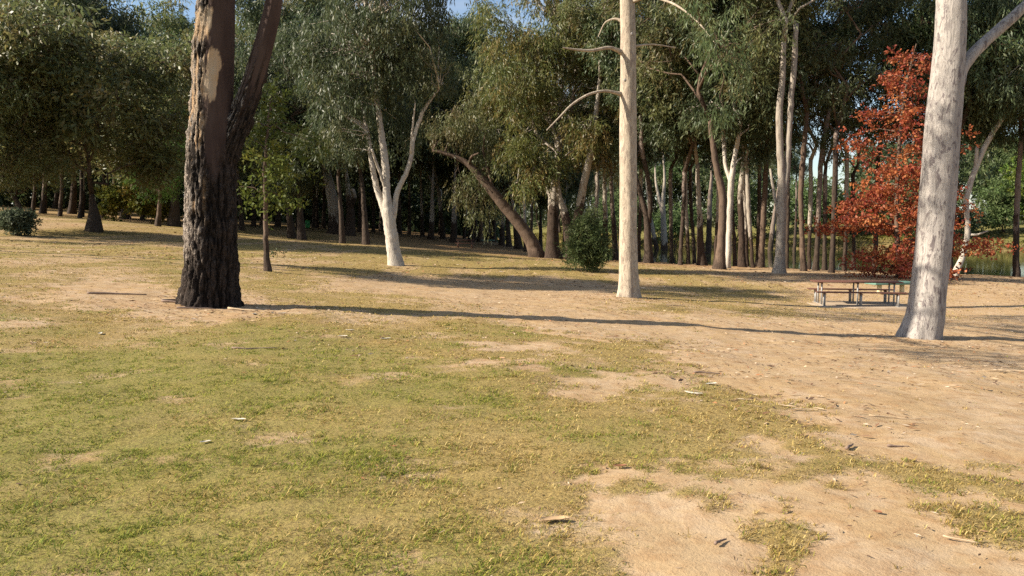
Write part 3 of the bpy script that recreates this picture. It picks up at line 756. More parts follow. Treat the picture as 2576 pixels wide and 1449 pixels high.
# ---- white many-stemmed gum
e, base, d = plant_tree('white_gum_tree', 'bright white gum dividing low into several pale stems under drooping foliage',
    [[(996, 668, 35), (990, 630, 33), (984, 590, 32), (977, 540, 31), (973, 490, 20), (970, 420, 18.5), (960, 340, 16), (950, 265, 13), (943, 200, 12), (935, 130, 13), (927, 60, 12), (920, 0, 11), (915, -110, 9), (920, -240, 6)],
     [(975, 555, 20), (962, 515, 17), (950, 480, 15.5), (937, 420, 13), (930, 370, 11), (925, 335, 9), (912, 270, 6)],
     [(972, 480, 9), (958, 440, 8), (945, 405, 7), (935, 375, 5)],
     [(985, 560, 18), (992, 525, 15), (1000, 480, 13), (1020, 440, 12), (1034, 395, 11), (1040, 350, 10), (1056, 300, 9), (1070, 270, 8), (1105, 222, 5)],
     [(1033, 385, 6), (1036, 340, 5), (1040, 300, 4.5), (1045, 258, 3)],
     [(932, 90, 9), (946, 45, 8), (966, 0, 7), (985, -60, 5)]],
    bark='white', n=26, res=.10, flare=.28, flare_h=.4, wob=.008)
ANC = [at(*p, d) for p in [(950, 265), (943, 200), (935, 130), (927, 60), (920, 0), (925, 335), (1070, 270), (1105, 222), (1045, 258), (966, 0), (1040, 340), (935, 380)]]
lump_crown(e, base, [(880, 90, d, 110, 90, 2.0), (990, 110, d + .5, 100, 110, 2.2), (870, 230, d - .4, 80, 80, 1.5), (960, 210, d + .8, 90, 80, 1.4), (850, 330, d, 55, 75, 1.1), (1070, 170, d, 75, 80, 1.6),
                     (900, 330, d + 1.2, 60, 60, .9), (1030, 330, d + 1.3, 60, 60, .8), (940, -120, d, 200, 110, 2.6), (1080, 20, d, 90, 90, 1.6), (780, 130, d + .3, 70, 70, 1.5), (930, 20, d - 4, 130, 80, 1.8), (1010, -120, d - 4, 130, 90, 2.0), (860, -180, d - 2.5, 140, 80, 2.0)],
           'grey', 64, per=98, L=.23, W=.055, hang=2.0, rcl=.75, dens=1.45, anchors=ANC, bark='white')

# ---- sapling with yellowing leaves, and the small broad-leaved trees
e, base, d = plant_tree('young_oak_tree', 'young tree with thin brown trunk and yellow-green leaves between the dark gum and white gum',
    [[(674, 682, 17), (671, 640, 14), (668, 580, 12.5), (668, 500, 10.5), (666, 430, 9), (672, 340, 7), (680, 260, 4.5), (685, 215, 2)]], bark='brown', n=14, res=.12, flare=.3, flare_h=.25, wob=.012)
lump_crown(e, base, [(690, 300, d, 80, 75, 1.1), (660, 400, d, 75, 70, 1.1), (735, 385, d, 75, 65, 1.0), (690, 470, d, 95, 45, 1.1), (640, 480, d, 50, 45, .8), (685, 235, d, 40, 35, .6), (620, 330, d + .3, 40, 50, .7)],
           'sapling', 65, per=70, L=.15, W=.085, hang=.35, rcl=.55, mat='soft', dens=.6, anchors=[at(*p, d) for p in [(668, 480), (666, 430), (670, 380), (675, 320), (680, 260)]], bark='brown', jit=.9)
spr = hit(697, 648)
e2 = empty('oak_seedling', spr, 'tiny dark leafy seedling on bare ground beside the thin brown trunk', 'seedling')
obj('stem', make_mesh('stem', *tube(np.array([(0, 0, -.03), (.02, 0, .12), (.0, 0, .28)]), [.012, .01, .005], 6), mats=(M['brown'],)), e2)
lf = spray(np.random.default_rng(3), np.array([(0, 0, .2), (.1, 0, .28), (-.12, 0, .25)]), .14, 14, .13, .07, 'dark', .1, 7)
obj('leaves', make_mesh('leaves', lf[0], lf[1], col=lf[2], mats=(M['soft'],)), e2)

# ---- leaning brown gum and its upright neighbour
e, base, d = plant_tree('leaning_gum_tree', 'brown fibrous-barked gum leaning far over, its trunk sloping above the far picnic table',
    [[(1352, 648, 36), (1340, 615, 33), (1326, 590, 31), (1300, 555, 29), (1270, 520, 27), (1240, 483, 24), (1210, 448, 19), (1180, 415, 15), (1150, 397, 12), (1115, 385, 9), (1088, 378, 7)],
     [(1240, 485, 10), (1234, 455, 8), (1226, 420, 6), (1216, 380, 5), (1222, 330, 4)], [(1180, 417, 8), (1186, 395, 6), (1204, 385, 4)], [(1120, 387, 6), (1128, 350, 5), (1130, 290, 4)]],
    bark='brown', n=22, res=.15, flare=.25, flare_h=.5)
lump_crown(e, base, [(1180, 300, d, 90, 70, 2.2), (1230, 400, d + 1, 60, 70, 1.6), (1120, 330, d, 60, 60, 1.6), (1210, 520, d + 1.5, 50, 60, 1.2), (1175, 470, d + 1, 45, 50, 1.2)], 'warm', 66, per=105, L=.26, W=.056, hang=1.8, rcl=.95, dens=1.3,
           anchors=[at(*p, d) for p in [(1216, 380), (1222, 330), (1130, 290), (1088, 378), (1150, 397), (1226, 420)]], bark='brown')
e, base, d = plant_tree('forked_gum_tree', 'brown-butted gum forking into many pale upright stems, next to the leaning trunk',
    [[(1392, 652, 36), (1390, 610, 31), (1391, 560, 29), (1393, 500, 27), (1396, 470, 22), (1402, 420, 19), (1406, 370, 17), (1408, 320, 12), (1410, 250, 9), (1420, 180, 7), (1430, 90, 5)],
     [(1385, 500, 10), (1375, 470, 8), (1369, 440, 7), (1362, 390, 6)], [(1404, 390, 10), (1392, 330, 9), (1382, 280, 8), (1370, 215, 7), (1362, 150, 5)],
     [(1410, 360, 10), (1425, 320, 9), (1440, 260, 8.5), (1447, 200, 8), (1452, 120, 7), (1462, 20, 5)], [(1400, 380, 9), (1360, 350, 8), (1343, 320, 8), (1337, 270, 7), (1328, 205, 6)]],
    d=57, bark='stocking', n=20, res=.16, flare=.3, flare_h=.5)
lump_crown(e, base, [(1330, 100, d - 2, 110, 75, 2.6), (1420, 70, d - 1, 100, 80, 2.6), (1260, 180, d - 3, 60, 60, 1.8), (1330, 240, d - 3, 80, 60, 2.0), (1490, 140, d - 1, 70, 90, 2.4), (1310, 340, d - 3, 55, 55, 1.6),
                     (1380, 390, d - 3, 45, 50, 1.3), (1310, 460, d - 3.5, 40, 30, 1.1), (1400, -60, d, 190, 90, 3.5), (1500, 270, d, 45, 50, 1.5), (1240, 60, d - 2, 55, 60, 1.6)],
           'olive', 67, per=105, L=.36, W=.066, hang=1.5, rcl=1.15, dens=1.35, anchors=[at(*p, d - 1) for p in [(1362, 150), (1430, 90), (1328, 205), (1362, 390), (1452, 120), (1410, 250), (1382, 280)]], bark='stocking')

# ---- the grove by the river
GROVE = 'gum trees of the riverside grove'
gl = lambda s: s
G = [
 ('river_gum_tree', 'gum with leaning upper trunk rising behind the round green bush', [[(1440, 640, 28), (1432, 580, 28), (1420, 520, 24), (1408, 480, 20), (1400, 430, 16)], [(1440, 600, 24), (1455, 525, 22), (1466, 460, 20), (1480, 400, 18), (1491, 340, 15), (1500, 270, 12), (1510, 180, 9)]], 55, 'stocking', ('wide_a', 'tall_c')),
 ('river_gum_tree', None, [[(1521, 630, 17), (1523, 560, 15), (1522, 480, 13), (1520, 390, 11)]], 60, 'stocking', ('tall_d',)),
 ('river_gum_tree', None, [[(1549, 632, 15), (1545, 560, 13), (1540, 480, 11), (1536, 380, 9)]], 61, 'dark', ('tall_b',)),
 ('river_gum_tree', 'dark-footed gum with three pale stems just behind the slender cream trunk', [[(1632, 662, 22), (1630, 600, 19), (1625, 540, 15), (1612, 490, 12), (1600, 440, 10)], [(1633, 560, 12), (1636, 510, 12), (1630, 450, 11), (1616, 380, 10), (1612, 290, 8)]], None, 'dark', ('thin', 'tall_a')),
 ('river_gum_tree', None, [[(1657, 648, 13), (1646, 600, 11), (1640, 565, 10), (1632, 520, 8), (1625, 440, 6)]], None, 'stocking', ('thin',)),
 ('river_gum_tree', None, [[(1672, 652, 18), (1670, 580, 15), (1668, 510, 13), (1672, 450, 12), (1668, 390, 10)], [(1667, 540, 8), (1658, 500, 8), (1650, 460, 6), (1648, 420, 5)]], None, 'stocking', ('tall_c', 'thin')),
 ('river_gum_tree', None, [[(1767, 668, 22), (1762, 610, 17), (1760, 540, 14), (1757, 480, 13), (1754, 410, 11)]], None, 'stocking', ('tall_a',)),
 ('river_gum_tree', None, [[(1780, 664, 16), (1783, 600, 14), (1786, 500, 13), (1790, 440, 11), (1790, 370, 10)]], None, 'dark', ('tall_b',)),
 ('river_gum_tree', 'thick brown gum touching the whitest trunk of the grove', [[(1811, 676, 27), (1815, 610, 21), (1818, 520, 19), (1817, 480, 18), (1806, 440, 14), (1796, 380, 12), (1786, 300, 9)]], None, 'brown', ('wide_b',)),
 ('river_gum_tree', 'whitest smooth trunk of the grove, forking with a bare dead prong', [[(1830, 674, 15), (1833, 610, 14.5), (1836, 520, 14), (1840, 455, 15), (1845, 415, 12), (1852, 370, 10)], [(1839, 460, 10), (1826, 420, 9), (1820, 350, 8)], [(1844, 425, 5), (1855, 405, 4), (1866, 396, 2)]], None, 'white', ('tall_d', 'thin', None)),
 ('river_gum_tree', None, [[(1868, 672, 19), (1866, 600, 16), (1864, 540, 15), (1862, 490, 13), (1868, 430, 11), (1872, 350, 9)]], None, 'stocking', ('tall_a',)),
 ('river_gum_tree', None, [[(1915, 672, 15), (1918, 600, 14), (1922, 520, 13), (1926, 450, 12), (1928, 390, 10), (1931, 300, 9)]], None, 'brown', ('sparse',)),
 ('river_gum_tree', None, [[(1935, 655, 14), (1942, 590, 13), (1950, 525, 12), (1958, 470, 9)]], None, 'dark', ('sparse',)),
 ('river_gum_tree', 'big tan-barked gum splitting into two tall pale stems in front of the grove', [[(1962, 688, 28), (1963, 640, 24), (1965, 560, 23), (1967, 510, 22), (1967, 460, 16), (1963, 380, 14), (1960, 290, 12), (1968, 200, 10), (1972, 100, 8)], [(1969, 510, 16), (1979, 440, 15), (1985, 340, 14), (1990, 250, 12), (1998, 150, 10), (2002, 60, 8)], [(1959, 550, 9), (1950, 500, 8), (1942, 460, 7), (1937, 425, 5)]], None, 'upper', ('sparse', 'sparse', None)),
 ('river_gum_tree', None, [[(1997, 660, 9), (2000, 600, 8), (2003, 540, 7), (2004, 450, 6)]], None, 'dark', ('thin',)),
 ('river_gum_tree', None, [[(2023, 682, 16), (2018, 620, 13), (2016, 560, 11), (2015, 480, 10), (2020, 400, 9), (2030, 280, 7)]], None, 'brown', ('sparse',)),
 ('river_gum_tree', None, [[(2053, 680, 14), (2056, 620, 12), (2058, 560, 11), (2061, 480, 9), (2068, 380, 8), (2088, 270, 6)]], None, 'dark', ('sparse',)),
 ('river_gum_tree', None, [[(2093, 686, 14), (2095, 620, 12), (2097, 560, 10), (2100, 460, 9), (2104, 330, 7)]], None, 'dark', ('sparse',)),
 ('river_gum_tree', None, [[(2386, 692, 20), (2390, 630, 17), (2396, 560, 14), (2402, 460, 12), (2408, 340, 10)]], None, 'dark', ('tall_b',)),
 ('river_gum_tree', 'slanting white-stemmed gum with a snapped upright stub on the river bank', [[(2402, 694, 16), (2420, 650, 14), (2432, 600, 13), (2434, 560, 12), (2430, 510, 12), (2441, 460, 12), (2456, 420, 11), (2475, 375, 10), (2500, 330, 9), (2532, 280, 8)], [(2453, 430, 10), (2456, 400, 9), (2457, 370, 8)], [(2438, 590, 6), (2460, 590, 5), (2485, 580, 3)]], None, 'white', ('droop', None, None)),
 ('river_gum_tree', None, [[(2360, 676, 12), (2362, 600, 11), (2366, 500, 10), (2372, 400, 8)]], 49, 'dark', ('tall_b',)),
 ('river_gum_tree', None, [[(2200, 668, 12), (2204, 590, 11), (2206, 500, 10), (2210, 380, 8)]], 50, 'dark', ('tall_a',)),
 ('river_gum_tree', None, [[(1712, 655, 10), (1714, 590, 9), (1720, 500, 8), (1722, 420, 7)]], 52, 'dark', ('tall_b',)),
 ('river_gum_tree', None, [[(1895, 655, 9), (1890, 600, 8), (1884, 520, 8), (1880, 420, 6)]], 50, 'stocking', ('thin',)),
 ('river_gum_tree', None, [[(1478, 628, 12), (1490, 570, 11), (1500, 500, 10), (1504, 400, 8)]], 63, 'stocking', ('tall_a',)),
 ('river_gum_tree', None, [[(2560, 690, 16), (2556, 600, 14), (2560, 480, 12), (2570, 340, 10)]], 46, 'dark', ('droop',)),
 ('river_gum_tree', None, [[(2700, 690, 16), (2690, 600, 14), (2680, 480, 12), (2690, 340, 10)]], 44, 'dark', ('droop',)),
]
for U, V, d0, bk, top in [(1606, 640, 56, 'stocking', 380), (1690, 640, 57, 'dark', 400), (1732, 645, 55, 'stocking', 360), (1748, 640, 58, 'dark', 390), (1800, 646, 54, 'stocking', 420), (1850, 648, 53, 'dark', 380), (1880, 650, 52, 'stocking', 430),
        (1905, 648, 54, 'dark', 360), (1980, 652, 50, 'dark', 400), (2036, 660, 50, 'stocking', 380), (2075, 662, 49, 'dark', 420), (2125, 664, 50, 'stocking', 360), (2150, 662, 52, 'dark', 400), (1500, 630, 64, 'dark', 420), (1585, 632, 62, 'dark', 400)]:
    ln_ = ((U * 7) % 23) - 11
    G.append(('river_gum_tree', None, [[(U, V, 9 + (U % 4)), (U + ln_ * .3, V - 70, 8.5), (U + ln_ * .8, V - 150, 7.5), (U + ln_, top, 6.5)]], d0, bk, ('thin' if U % 2 and U < 1900 else 'sparse',)))
lab = {'stocking': 'slim gum with brown rough foot and paler upper stem among the riverside grove', 'dark': 'slim dark-barked gum standing among the riverside grove', 'brown': 'slim brown-barked gum standing among the riverside grove'}
for i, (nm, lb, st, d0, bk, au) in enumerate(G):
    vn = {'tall_a': 'tall grey-green', 'tall_b': 'tall dark', 'tall_c': 'tall olive', 'tall_d': 'long hanging', 'wide_a': 'wide olive', 'wide_b': 'wide tawny-green', 'droop': 'low drooping', 'thin': 'thin narrow', 'sparse': 'sparse open'}[au[0]]
    plant_tree(nm, lb or lab[bk].replace(' standing among', ' under a %s crown in' % vn).replace('brown rough foot and paler upper stem among', 'brown foot, paler stem and %s crown in' % vn), st, d=d0, bark=bk, auto=au, group=GROVE if not lb else None, n=16, res=.3, flare=.3, seed=i)

# ---- gums and dark trees up the slope and behind
B2 = 'gum trees standing on the leafy slope beyond the lawn'
vname = {'tall_a': 'tall grey-green', 'tall_b': 'tall dark', 'tall_c': 'tall olive', 'tall_d': 'long hanging', 'wide_a': 'wide olive', 'wide_b': 'wide tawny-green', 'droop': 'low drooping', 'dense': 'dense rounded', 'dense_b': 'dense spreading', 'thin': 'thin narrow', 'sparse': 'sparse open'}
bl = {'dark': 'dark-trunked gum on the shaded leafy slope beyond the lawn', 'stocking': 'pale-stemmed gum on the shaded leafy slope beyond the lawn', 'brown': 'brown-trunked gum on the shaded leafy slope beyond the lawn'}
def simple(U, V, w, d, bark, var, lean=0, up=160, sc=(1.0, 1.3), lb=None, seed=0):
    st = [[(U, V, w * 1.15), (U + lean * .3, V - up * .35, w * .95), (U + lean * .6, V - up * .7, w * .85), (U + lean, V - up, w * .75)]]
    return plant_tree('slope_gum_tree', lb or bl[bark].replace('gum on', 'gum with %s crown on' % vname[var]), st, d=d, bark=bark, auto=(var,), group=None if lb else B2, n=12, res=.4, flare=.3, sc=sc, seed=seed)
simple(240, 582, 34, 50, 'dark', 'dense', -10, 100, (1.35, 1.35), 'solitary dark dense-crowned tree casting a broad shadow across the slope')
for i, a in enumerate([
    (88, 540, 8, 82, 'dark', 'dense'), (112, 536, 13, 80, 'dark', 'dense_b'), (155, 548, 9, 74, 'brown', 'dense_b'), (205, 552, 8, 72, 'dark', 'dense'), (185, 536, 16, 85, 'dark', 'wide_b'),
    (262, 551, 10, 80, 'dark', 'wide_b'), (318, 556, 20, 82, 'dark', 'dense_b'), (362, 556, 10, 84, 'dark', 'tall_a'), (440, 572, 26, 66, 'dark', 'wide_b'), (410, 560, 9, 88, 'stocking', 'tall_a'),
    (592, 568, 9, 84, 'stocking', 'tall_a'), (610, 586, 11, 72, 'dark', 'tall_d', -14), (640, 572, 10, 85, 'stocking', 'tall_c', -8), (700, 566, 12, 88, 'dark', 'droop'), (660, 560, 8, 95, 'stocking', 'tall_d'),
    (735, 600, 17, 67, 'dark', 'droop', -22), (760, 605, 18, 65, 'dark', 'tall_d', -12), (862, 612, 13, 62, 'dark', 'tall_a', -12, 170), (922, 615, 16, 62, 'dark', 'tall_d', -14, 180),
    (1005, 590, 9, 100, 'dark', 'tall_d'), (1030, 592, 8, 104, 'stocking', 'tall_b'), (1063, 600, 9, 98, 'stocking', 'tall_a', -5, 150), (1115, 602, 11, 96, 'stocking', 'tall_c', -22, 180), (960, 590, 10, 105, 'dark', 'droop'),
    (1145, 600, 8, 105, 'stocking', 'tall_d', 4, 150), (1168, 600, 7, 104, 'stocking', 'tall_a', 10, 160), (1195, 600, 12, 100, 'dark', 'droop', 0, 120), (1208, 604, 12, 96, 'brown', 'tall_c', 8, 110), (1228, 598, 10, 102, 'dark', 'tall_b'),
    (1262, 604, 12, 90, 'stocking', 'droop', 6, 150), (1280, 606, 12, 88, 'dark', 'tall_a', -8), (1305, 606, 18, 84, 'stocking', 'tall_c', -20, 140), (1322, 612, 8, 78, 'stocking', 'tall_d', -4), (1335, 606, 8, 82, 'dark', 'thin', 6),
    (790, 580, 8, 96, 'dark', 'tall_d'), (815, 578, 9, 98, 'stocking', 'droop'), (905, 588, 9, 92, 'stocking', 'tall_a'), (940, 584, 8, 100, 'dark', 'tall_b'), (1420, 600, 11, 86, 'stocking', 'tall_a'), (1360, 600, 10, 92, 'dark', 'droop')]):
    simple(*a, seed=i + 40)
for i, (x, y, var) in enumerate([(-55, 78, 'wide_b'), (-46, 92, 'tall_c'), (-60, 105, 'dense_b'), (-38, 100, 'wide_b'), (-30, 112, 'tall_a'), (-24, 98, 'wide_a'), (-18, 115, 'tall_d'), (-52, 120, 'wide_b'), (-70, 95, 'dense'),
                                 (-10, 112, 'tall_c'), (-33, 84, 'dense_b'), (-42, 78, 'tall_a'), (-6, 122, 'droop'), (-26, 128, 'tall_d'), (-14, 130, 'wide_b'), (-40, 132, 'tall_c'), (-64, 132, 'wide_b'), (-22, 82, 'tall_d'), (-48, 68, 'wide_b')]):
    U = CU + x / y * F
    simple(U, HV + (CAMZ - ground(x, y)) / y * F, 10, y, ['dark', 'stocking'][i % 2], var, 0, 110, (1.6, 2.1), seed=i + 90)
# trees further up the slope whose shade falls across the clearing
for i, (x, y, var) in enumerate([(-31, 42, 'tall_c'), (-34.5, 47, 'tall_a')]):
    U = CU + x / y * F
    simple(U, HV + (CAMZ - ground(x, y)) / y * F, 24, y, 'dark', var, 0, 120, (.95, 1.0), seed=i + 120)
for i, (x, y, h_, var) in enumerate([(-24.0, 26.0, 10.0, 'thin'), (-27.5, 28.0, 9.0, 'thin')]):
    U = CU + x / y * F
    simple(U, HV + (CAMZ - ground(x, y)) / y * F, 26, y, 'stocking', var, 8, h_ / y * F, (1.15, 1.25), seed=i + 140)

for i, (U, d0, var) in enumerate([(1140, 88, 'tall_d'), (1185, 94, 'tall_c'), (1085, 90, 'tall_a'), (1240, 98, 'tall_d')]):
    x = (U - CU) / F * d0
    simple(U, HV + (CAMZ - ground(x, d0)) / d0 * F, 13, d0, 'stocking', var, 6, 190, (1.45, 1.6), seed=i + 170)
# old broad gum with a sawn-off limb
e, base, d = plant_tree('veteran_gum_tree', 'broad old gum on the slope with flared butt and leaning upper trunk', [[(848, 586, 38), (842, 545, 30), (836, 500, 28), (826, 450, 26), (816, 405, 22), (808, 340, 16), (806, 270, 12)]], d=80, bark='stocking', n=20, res=.3, flare=.5, auto=('wide_b',), sc=(1.1, 1.1))
e, base, d = plant_tree('lopped_gum_tree', 'dark gum trunk with a pale sawn-off limb beside the broad old gum', [[(880, 590, 26), (882, 550, 23), (880, 510, 22), (874, 460, 18), (868, 400, 14)], [(880, 525, 14), (888, 505, 13), (890, 490, 13), (886, 474, 12)]], d=79, bark='stocking', n=18, res=.3, flare=.4, auto=('tall_d', None))

# ---- red oak in autumn colour
def red_oak():
    p = hit(2262, 700); d = p[1]; base = p
    e = empty('red_oak_tree', base, 'broad conical tree in red and orange autumn leaf behind the picnic table', 'tree')
    rng = np.random.default_rng(77)
    st = [(2262, 700, 16), (2258, 640, 14), (2256, 520, 11), (2260, 400, 9), (2270, 280, 6), (2285, 190, 4), (2305, 110, 2)]
    q4 = stem_points(st, d); q4[:, :3] -= base; Q = catmull(np.vstack([q4[0] + np.array([0, 0, -.2, 0]), q4]), 50)
    v, q = lobed_tube(Q[:, :3], Q[:, 3], 12, rng, .3, .3); obj('trunk', make_mesh('trunk', v, q, smooth=True, mats=(M['brown'],)), e)
    Ht = Q[-1, 2]; tubes, cen, rad = [], [], []
    for i in range(54):
        f = .04 + .94 * (np.floor(i / 4.5) * 4.5 / 54.0 * .4 + i / 54.0 * .6); z = f * Ht
        a = np.array([np.interp(z, Q[:, 2], Q[:, c]) for c in range(3)])
        rmax = 3.9 * (1 - f) ** .75 * min(1, .72 + f * 1.6) + .35
        az = i * 2.399 + rng.normal() * .3; L_ = rmax * rng.uniform(.5, 1.2)
        b = a + np.array([math.cos(az) * L_, math.sin(az) * L_, L_ * (rng.uniform(-.02, .22) + .5 * max(0, f - .6))])
        if f < .2: b[2] = max(.35, b[2] - .5)
        br = bend(rng, a, b, .05, 7, .03); tubes.append(tube(br, np.linspace(.045 * (1 - f) + .014, .006, 7), 5))
        for t in np.linspace(.28, 1, max(3, int(L_ / .42))):
            c = np.array([np.interp(t, np.linspace(0, 1, 7), br[:, k]) for k in range(3)])
            for _ in range(2 if f < .5 else 1):
                if f > .42 and rng.random() < .22: continue
                cen.append(c + rng.normal(size=3) * np.array([.32, .32, .09])); rad.append(.30 + .22 * rng.random())
    cen, rad = np.array(cen), np.array(rad)
    v, q, c = spray(rng, cen, rad * 1.15, 49, .16, .10, 'red', .2, 7, .6, 1.0)
    obj('crown', make_mesh('crown', v, q, col=c, mats=(M['oak'],)), e)
    bv, bq = joined(tubes); obj('limbs', make_mesh('limbs', bv, bq, smooth=True, mats=(M['brown'],)), e)
red_oak()

# ---- shrubs and small trees
def shrub(name, label, U, V, lumps, pal, seed, d=None, L=.12, W=.03, per=84, rcl=.4, hang=.3, mat='soft', dens=1.0, cat='shrub', stems=3, group=None, sw=.03):
    p = hit(U, V) if d is None else np.array([(U - CU) / F * d, d, ground((U - CU) / F * d, d)])
    d = p[1]; e = empty(name, p, label, cat, group); rng = np.random.default_rng(seed)
    dz = p[2] - at(U, V, d)[2]
    top = at(lumps[0][0], lumps[0][1], d) - p + np.array([0, 0, dz])
    anc = []
    for i in range(stems):
        b = top + rng.normal(size=3) * np.array([.15, .15, .1]) * (i > 0)
        ln = bend(rng, np.array([rng.normal() * .05, rng.normal() * .05, -.1]), b, 0, 7, .04)
        v, q = tube(ln, np.linspace(sw, sw * .3, 7), 7); obj('stem', make_mesh('stem', v, q, smooth=True, mats=(M['brown'],)), e); anc += [x + p for x in ln[2:]]
    lump_crown(e, p - np.array([0, 0, dz]), [(a, b, d, ru, rv, ru / F * d * .9) for a, b, ru, rv in lumps], pal, seed, per, L, W, hang, rcl, mat, dens, [a - np.array([0, 0, dz]) for a in anc], 'brown', 'foliage', .3)
    return e
shrub('wattle_bush', 'round feathery dark green bush on a short stem before the river grove', 1477, 684, [(1476, 600, 42, 45), (1470, 645, 44, 28), (1500, 625, 30, 35), (1478, 555, 26, 30), (1452, 620, 28, 35)], 'bush', 201, L=.17, W=.045, rcl=.34, dens=2.4, stems=2)
shrub('grey_bush', 'silvery green rounded bush at the edge of the grassy slope', 45, 592, [(40, 555, 36, 32), (18, 545, 26, 30), (55, 540, 22, 26)], 'silver', 202, d=44, L=.18, W=.08, rcl=.4, dens=2.2)
e, base, d = plant_tree('spreading_wattle_tree', 'dark olive spreading tree with a slanting trunk behind the silvery bush', [[(66, 572, 14), (55, 530, 13), (40, 495, 12), (22, 465, 11), (5, 430, 9)]], d=47, bark='dark', n=14, res=.3)
lump_crown(e, base, [(60, 330, d, 120, 110, 3.0), (-40, 360, d, 110, 110, 2.8), (130, 410, d, 75, 60, 2.0), (20, 430, d, 100, 50, 2.2), (90, 250, d + 1, 90, 50, 2)], 'warm', 203, per=105, L=.17, W=.05, hang=.5, rcl=.8, dens=1.25,
           anchors=[at(*p_, d) for p_ in [(22, 465), (5, 430), (40, 490)]], bark='dark')
e, base, d = plant_tree('feathery_pine_tree', 'soft bright green feathery conifer partly behind the massive dark trunk', [[(400, 565, 12), (402, 500, 10), (405, 400, 8), (408, 300, 5), (410, 240, 2)]], d=62, bark='brown', n=12, res=.4)
lump_crown(e, base, [(410, 290, d, 45, 55, 1.5), (400, 380, d, 75, 50, 2.2), (400, 450, d, 80, 45, 2.4), (450, 360, d, 60, 55, 1.8), (430, 250, d, 30, 30, 1)], 'green', 204, per=105, L=.24, W=.03, hang=.25, rcl=.75, mat='soft', dens=1.5,
           anchors=[at(*p_, d) for p_ in [(402, 480), (405, 400), (408, 300)]], bark='brown')
YB = 'yellowing saplings at the foot of the slope trees'
for i, (U, V, d0, lumps) in enumerate([(287, 560, 66, [(285, 505, 24, 36), (275, 530, 16, 20)]), (386, 566, 66, [(385, 500, 40, 40), (355, 480, 38, 40), (400, 530, 22, 22)]), (330, 552, 72, [(330, 490, 36, 36), (345, 455, 30, 30)])]):
    shrub('yellow_sapling', 'small sapling with yellow leaves at the foot of the dark slope trees', U, V, lumps, 'yellow', 210 + i, d=d0, L=.24, W=.15, rcl=.55, dens=1.7, cat='sapling', stems=1, group=YB, sw=.05)
for i, (U, V, d0, lumps, pal) in enumerate([(1700, 600, 135, [(1702, 505, 52, 34), (1685, 530, 40, 26)], 'bush'), (1850, 600, 138, [(1850, 490, 60, 60), (1880, 540, 50, 34)], 'bush'), (2050, 600, 135, [(2050, 510, 90, 60)], 'bush'), (1560, 596, 150, [(1560, 500, 60, 60)], 'bush'),
        (2520, 604, 128, [(2530, 520, 70, 60), (2480, 560, 40, 30)], 'bush'), (2300, 604, 128, [(2300, 520, 90, 60)], 'bush'), (2440, 606, 126, [(2430, 560, 40, 34)], 'silver'), (2600, 604, 126, [(2610, 480, 80, 90)], 'lime'), (2180, 604, 132, [(2180, 530, 70, 44)], 'bush')]):
    shrub('bank_shrub', 'leafy green shrub growing on the far river bank', U, V, lumps, pal, 230 + i, d=d0, L=.5, W=.2, rcl=1.3, per=84, dens=1.3, stems=2, group='shrubs on the far river bank', sw=.12)
# trees on the far bank
FB = 'gum trees on the far side of the river'
rngb = np.random.default_rng(41)
for i in range(30):
    t = i / 29.0; U = 1330 + t * 1500 + rngb.normal() * 18; d0 = 172 - 30 * t + rngb.uniform(0, 45)
    x = (U - CU) / F * d0; V = HV + (CAMZ - ground(x, d0)) / d0 * F
    if 1940 < U < 2150: continue
    st = [[(U, V, 7), (U + rngb.normal() * 4, V - 30, 6), (U + rngb.normal() * 6, V - 60, 5)]]
    plant_tree('far_bank_gum_tree', 'tall grey-green gum on the far side of the river', st, d=d0, bark='dark', auto=(['tall_a', 'wide_b', 'dense_b', 'tall_c', 'droop'][i % 5],), group=FB, n=10, res=.8, sc=(1.2, 1.75), seed=300 + i)

# ---- the far wood that closes the view behind the single trees
def far_wood(name, label, seed, pts, hmax, pal, L, W, rcl, per):
    rng = np.random.default_rng(seed); pts = np.asarray(pts)
    z = H(pts[:, 0], pts[:, 1]) + rng.random(len(pts)) ** 1.15 * hmax * (.55 + .75 * fbm(pts[:, 0] * .09, pts[:, 1] * .09))
    cen = np.stack([pts[:, 0], pts[:, 1], z], -1); uu = CU + pts[:, 0] / pts[:, 1] * F; cen = cen[~((uu > 1985) & (uu < 2130) & (z > 7))]
    v, q, c = spray(rng, cen, rcl * (.6 + .6 * rng.random(len(cen))), per, L, W, pal, .8)
    tag(obj(name, make_mesh(name, v, q, col=c, mats=(M['gum'],))), label, 'wood', kind='stuff')
rw = np.random.default_rng(7)
a = rw.uniform(-.95, -.02, 2300); r = rw.uniform(122, 165, 2300)
far_wood('distant_wood', 'dense dark wood closing the view behind the slope trees', 8, np.stack([np.sin(a) * r, np.cos(a) * r], -1), 13, 'dark', 1.08, .5, 2.5, 42)
t = rw.uniform(1.6, 6.9, 1500); i_ = t.astype(int); f_ = (t - i_)[:, None]; b_ = FAR_BANK[i_] * (1 - f_) + FAR_BANK[i_ + 1] * f_
far_wood('far_bank_wood', 'dense green wood closing the view on the far river bank', 9, b_ + np.stack([rw.normal(size=1500) * 2 + 4, rw.uniform(22, 48, 1500)], -1), 17, 'dark', .9, .40, 2.3, 49)

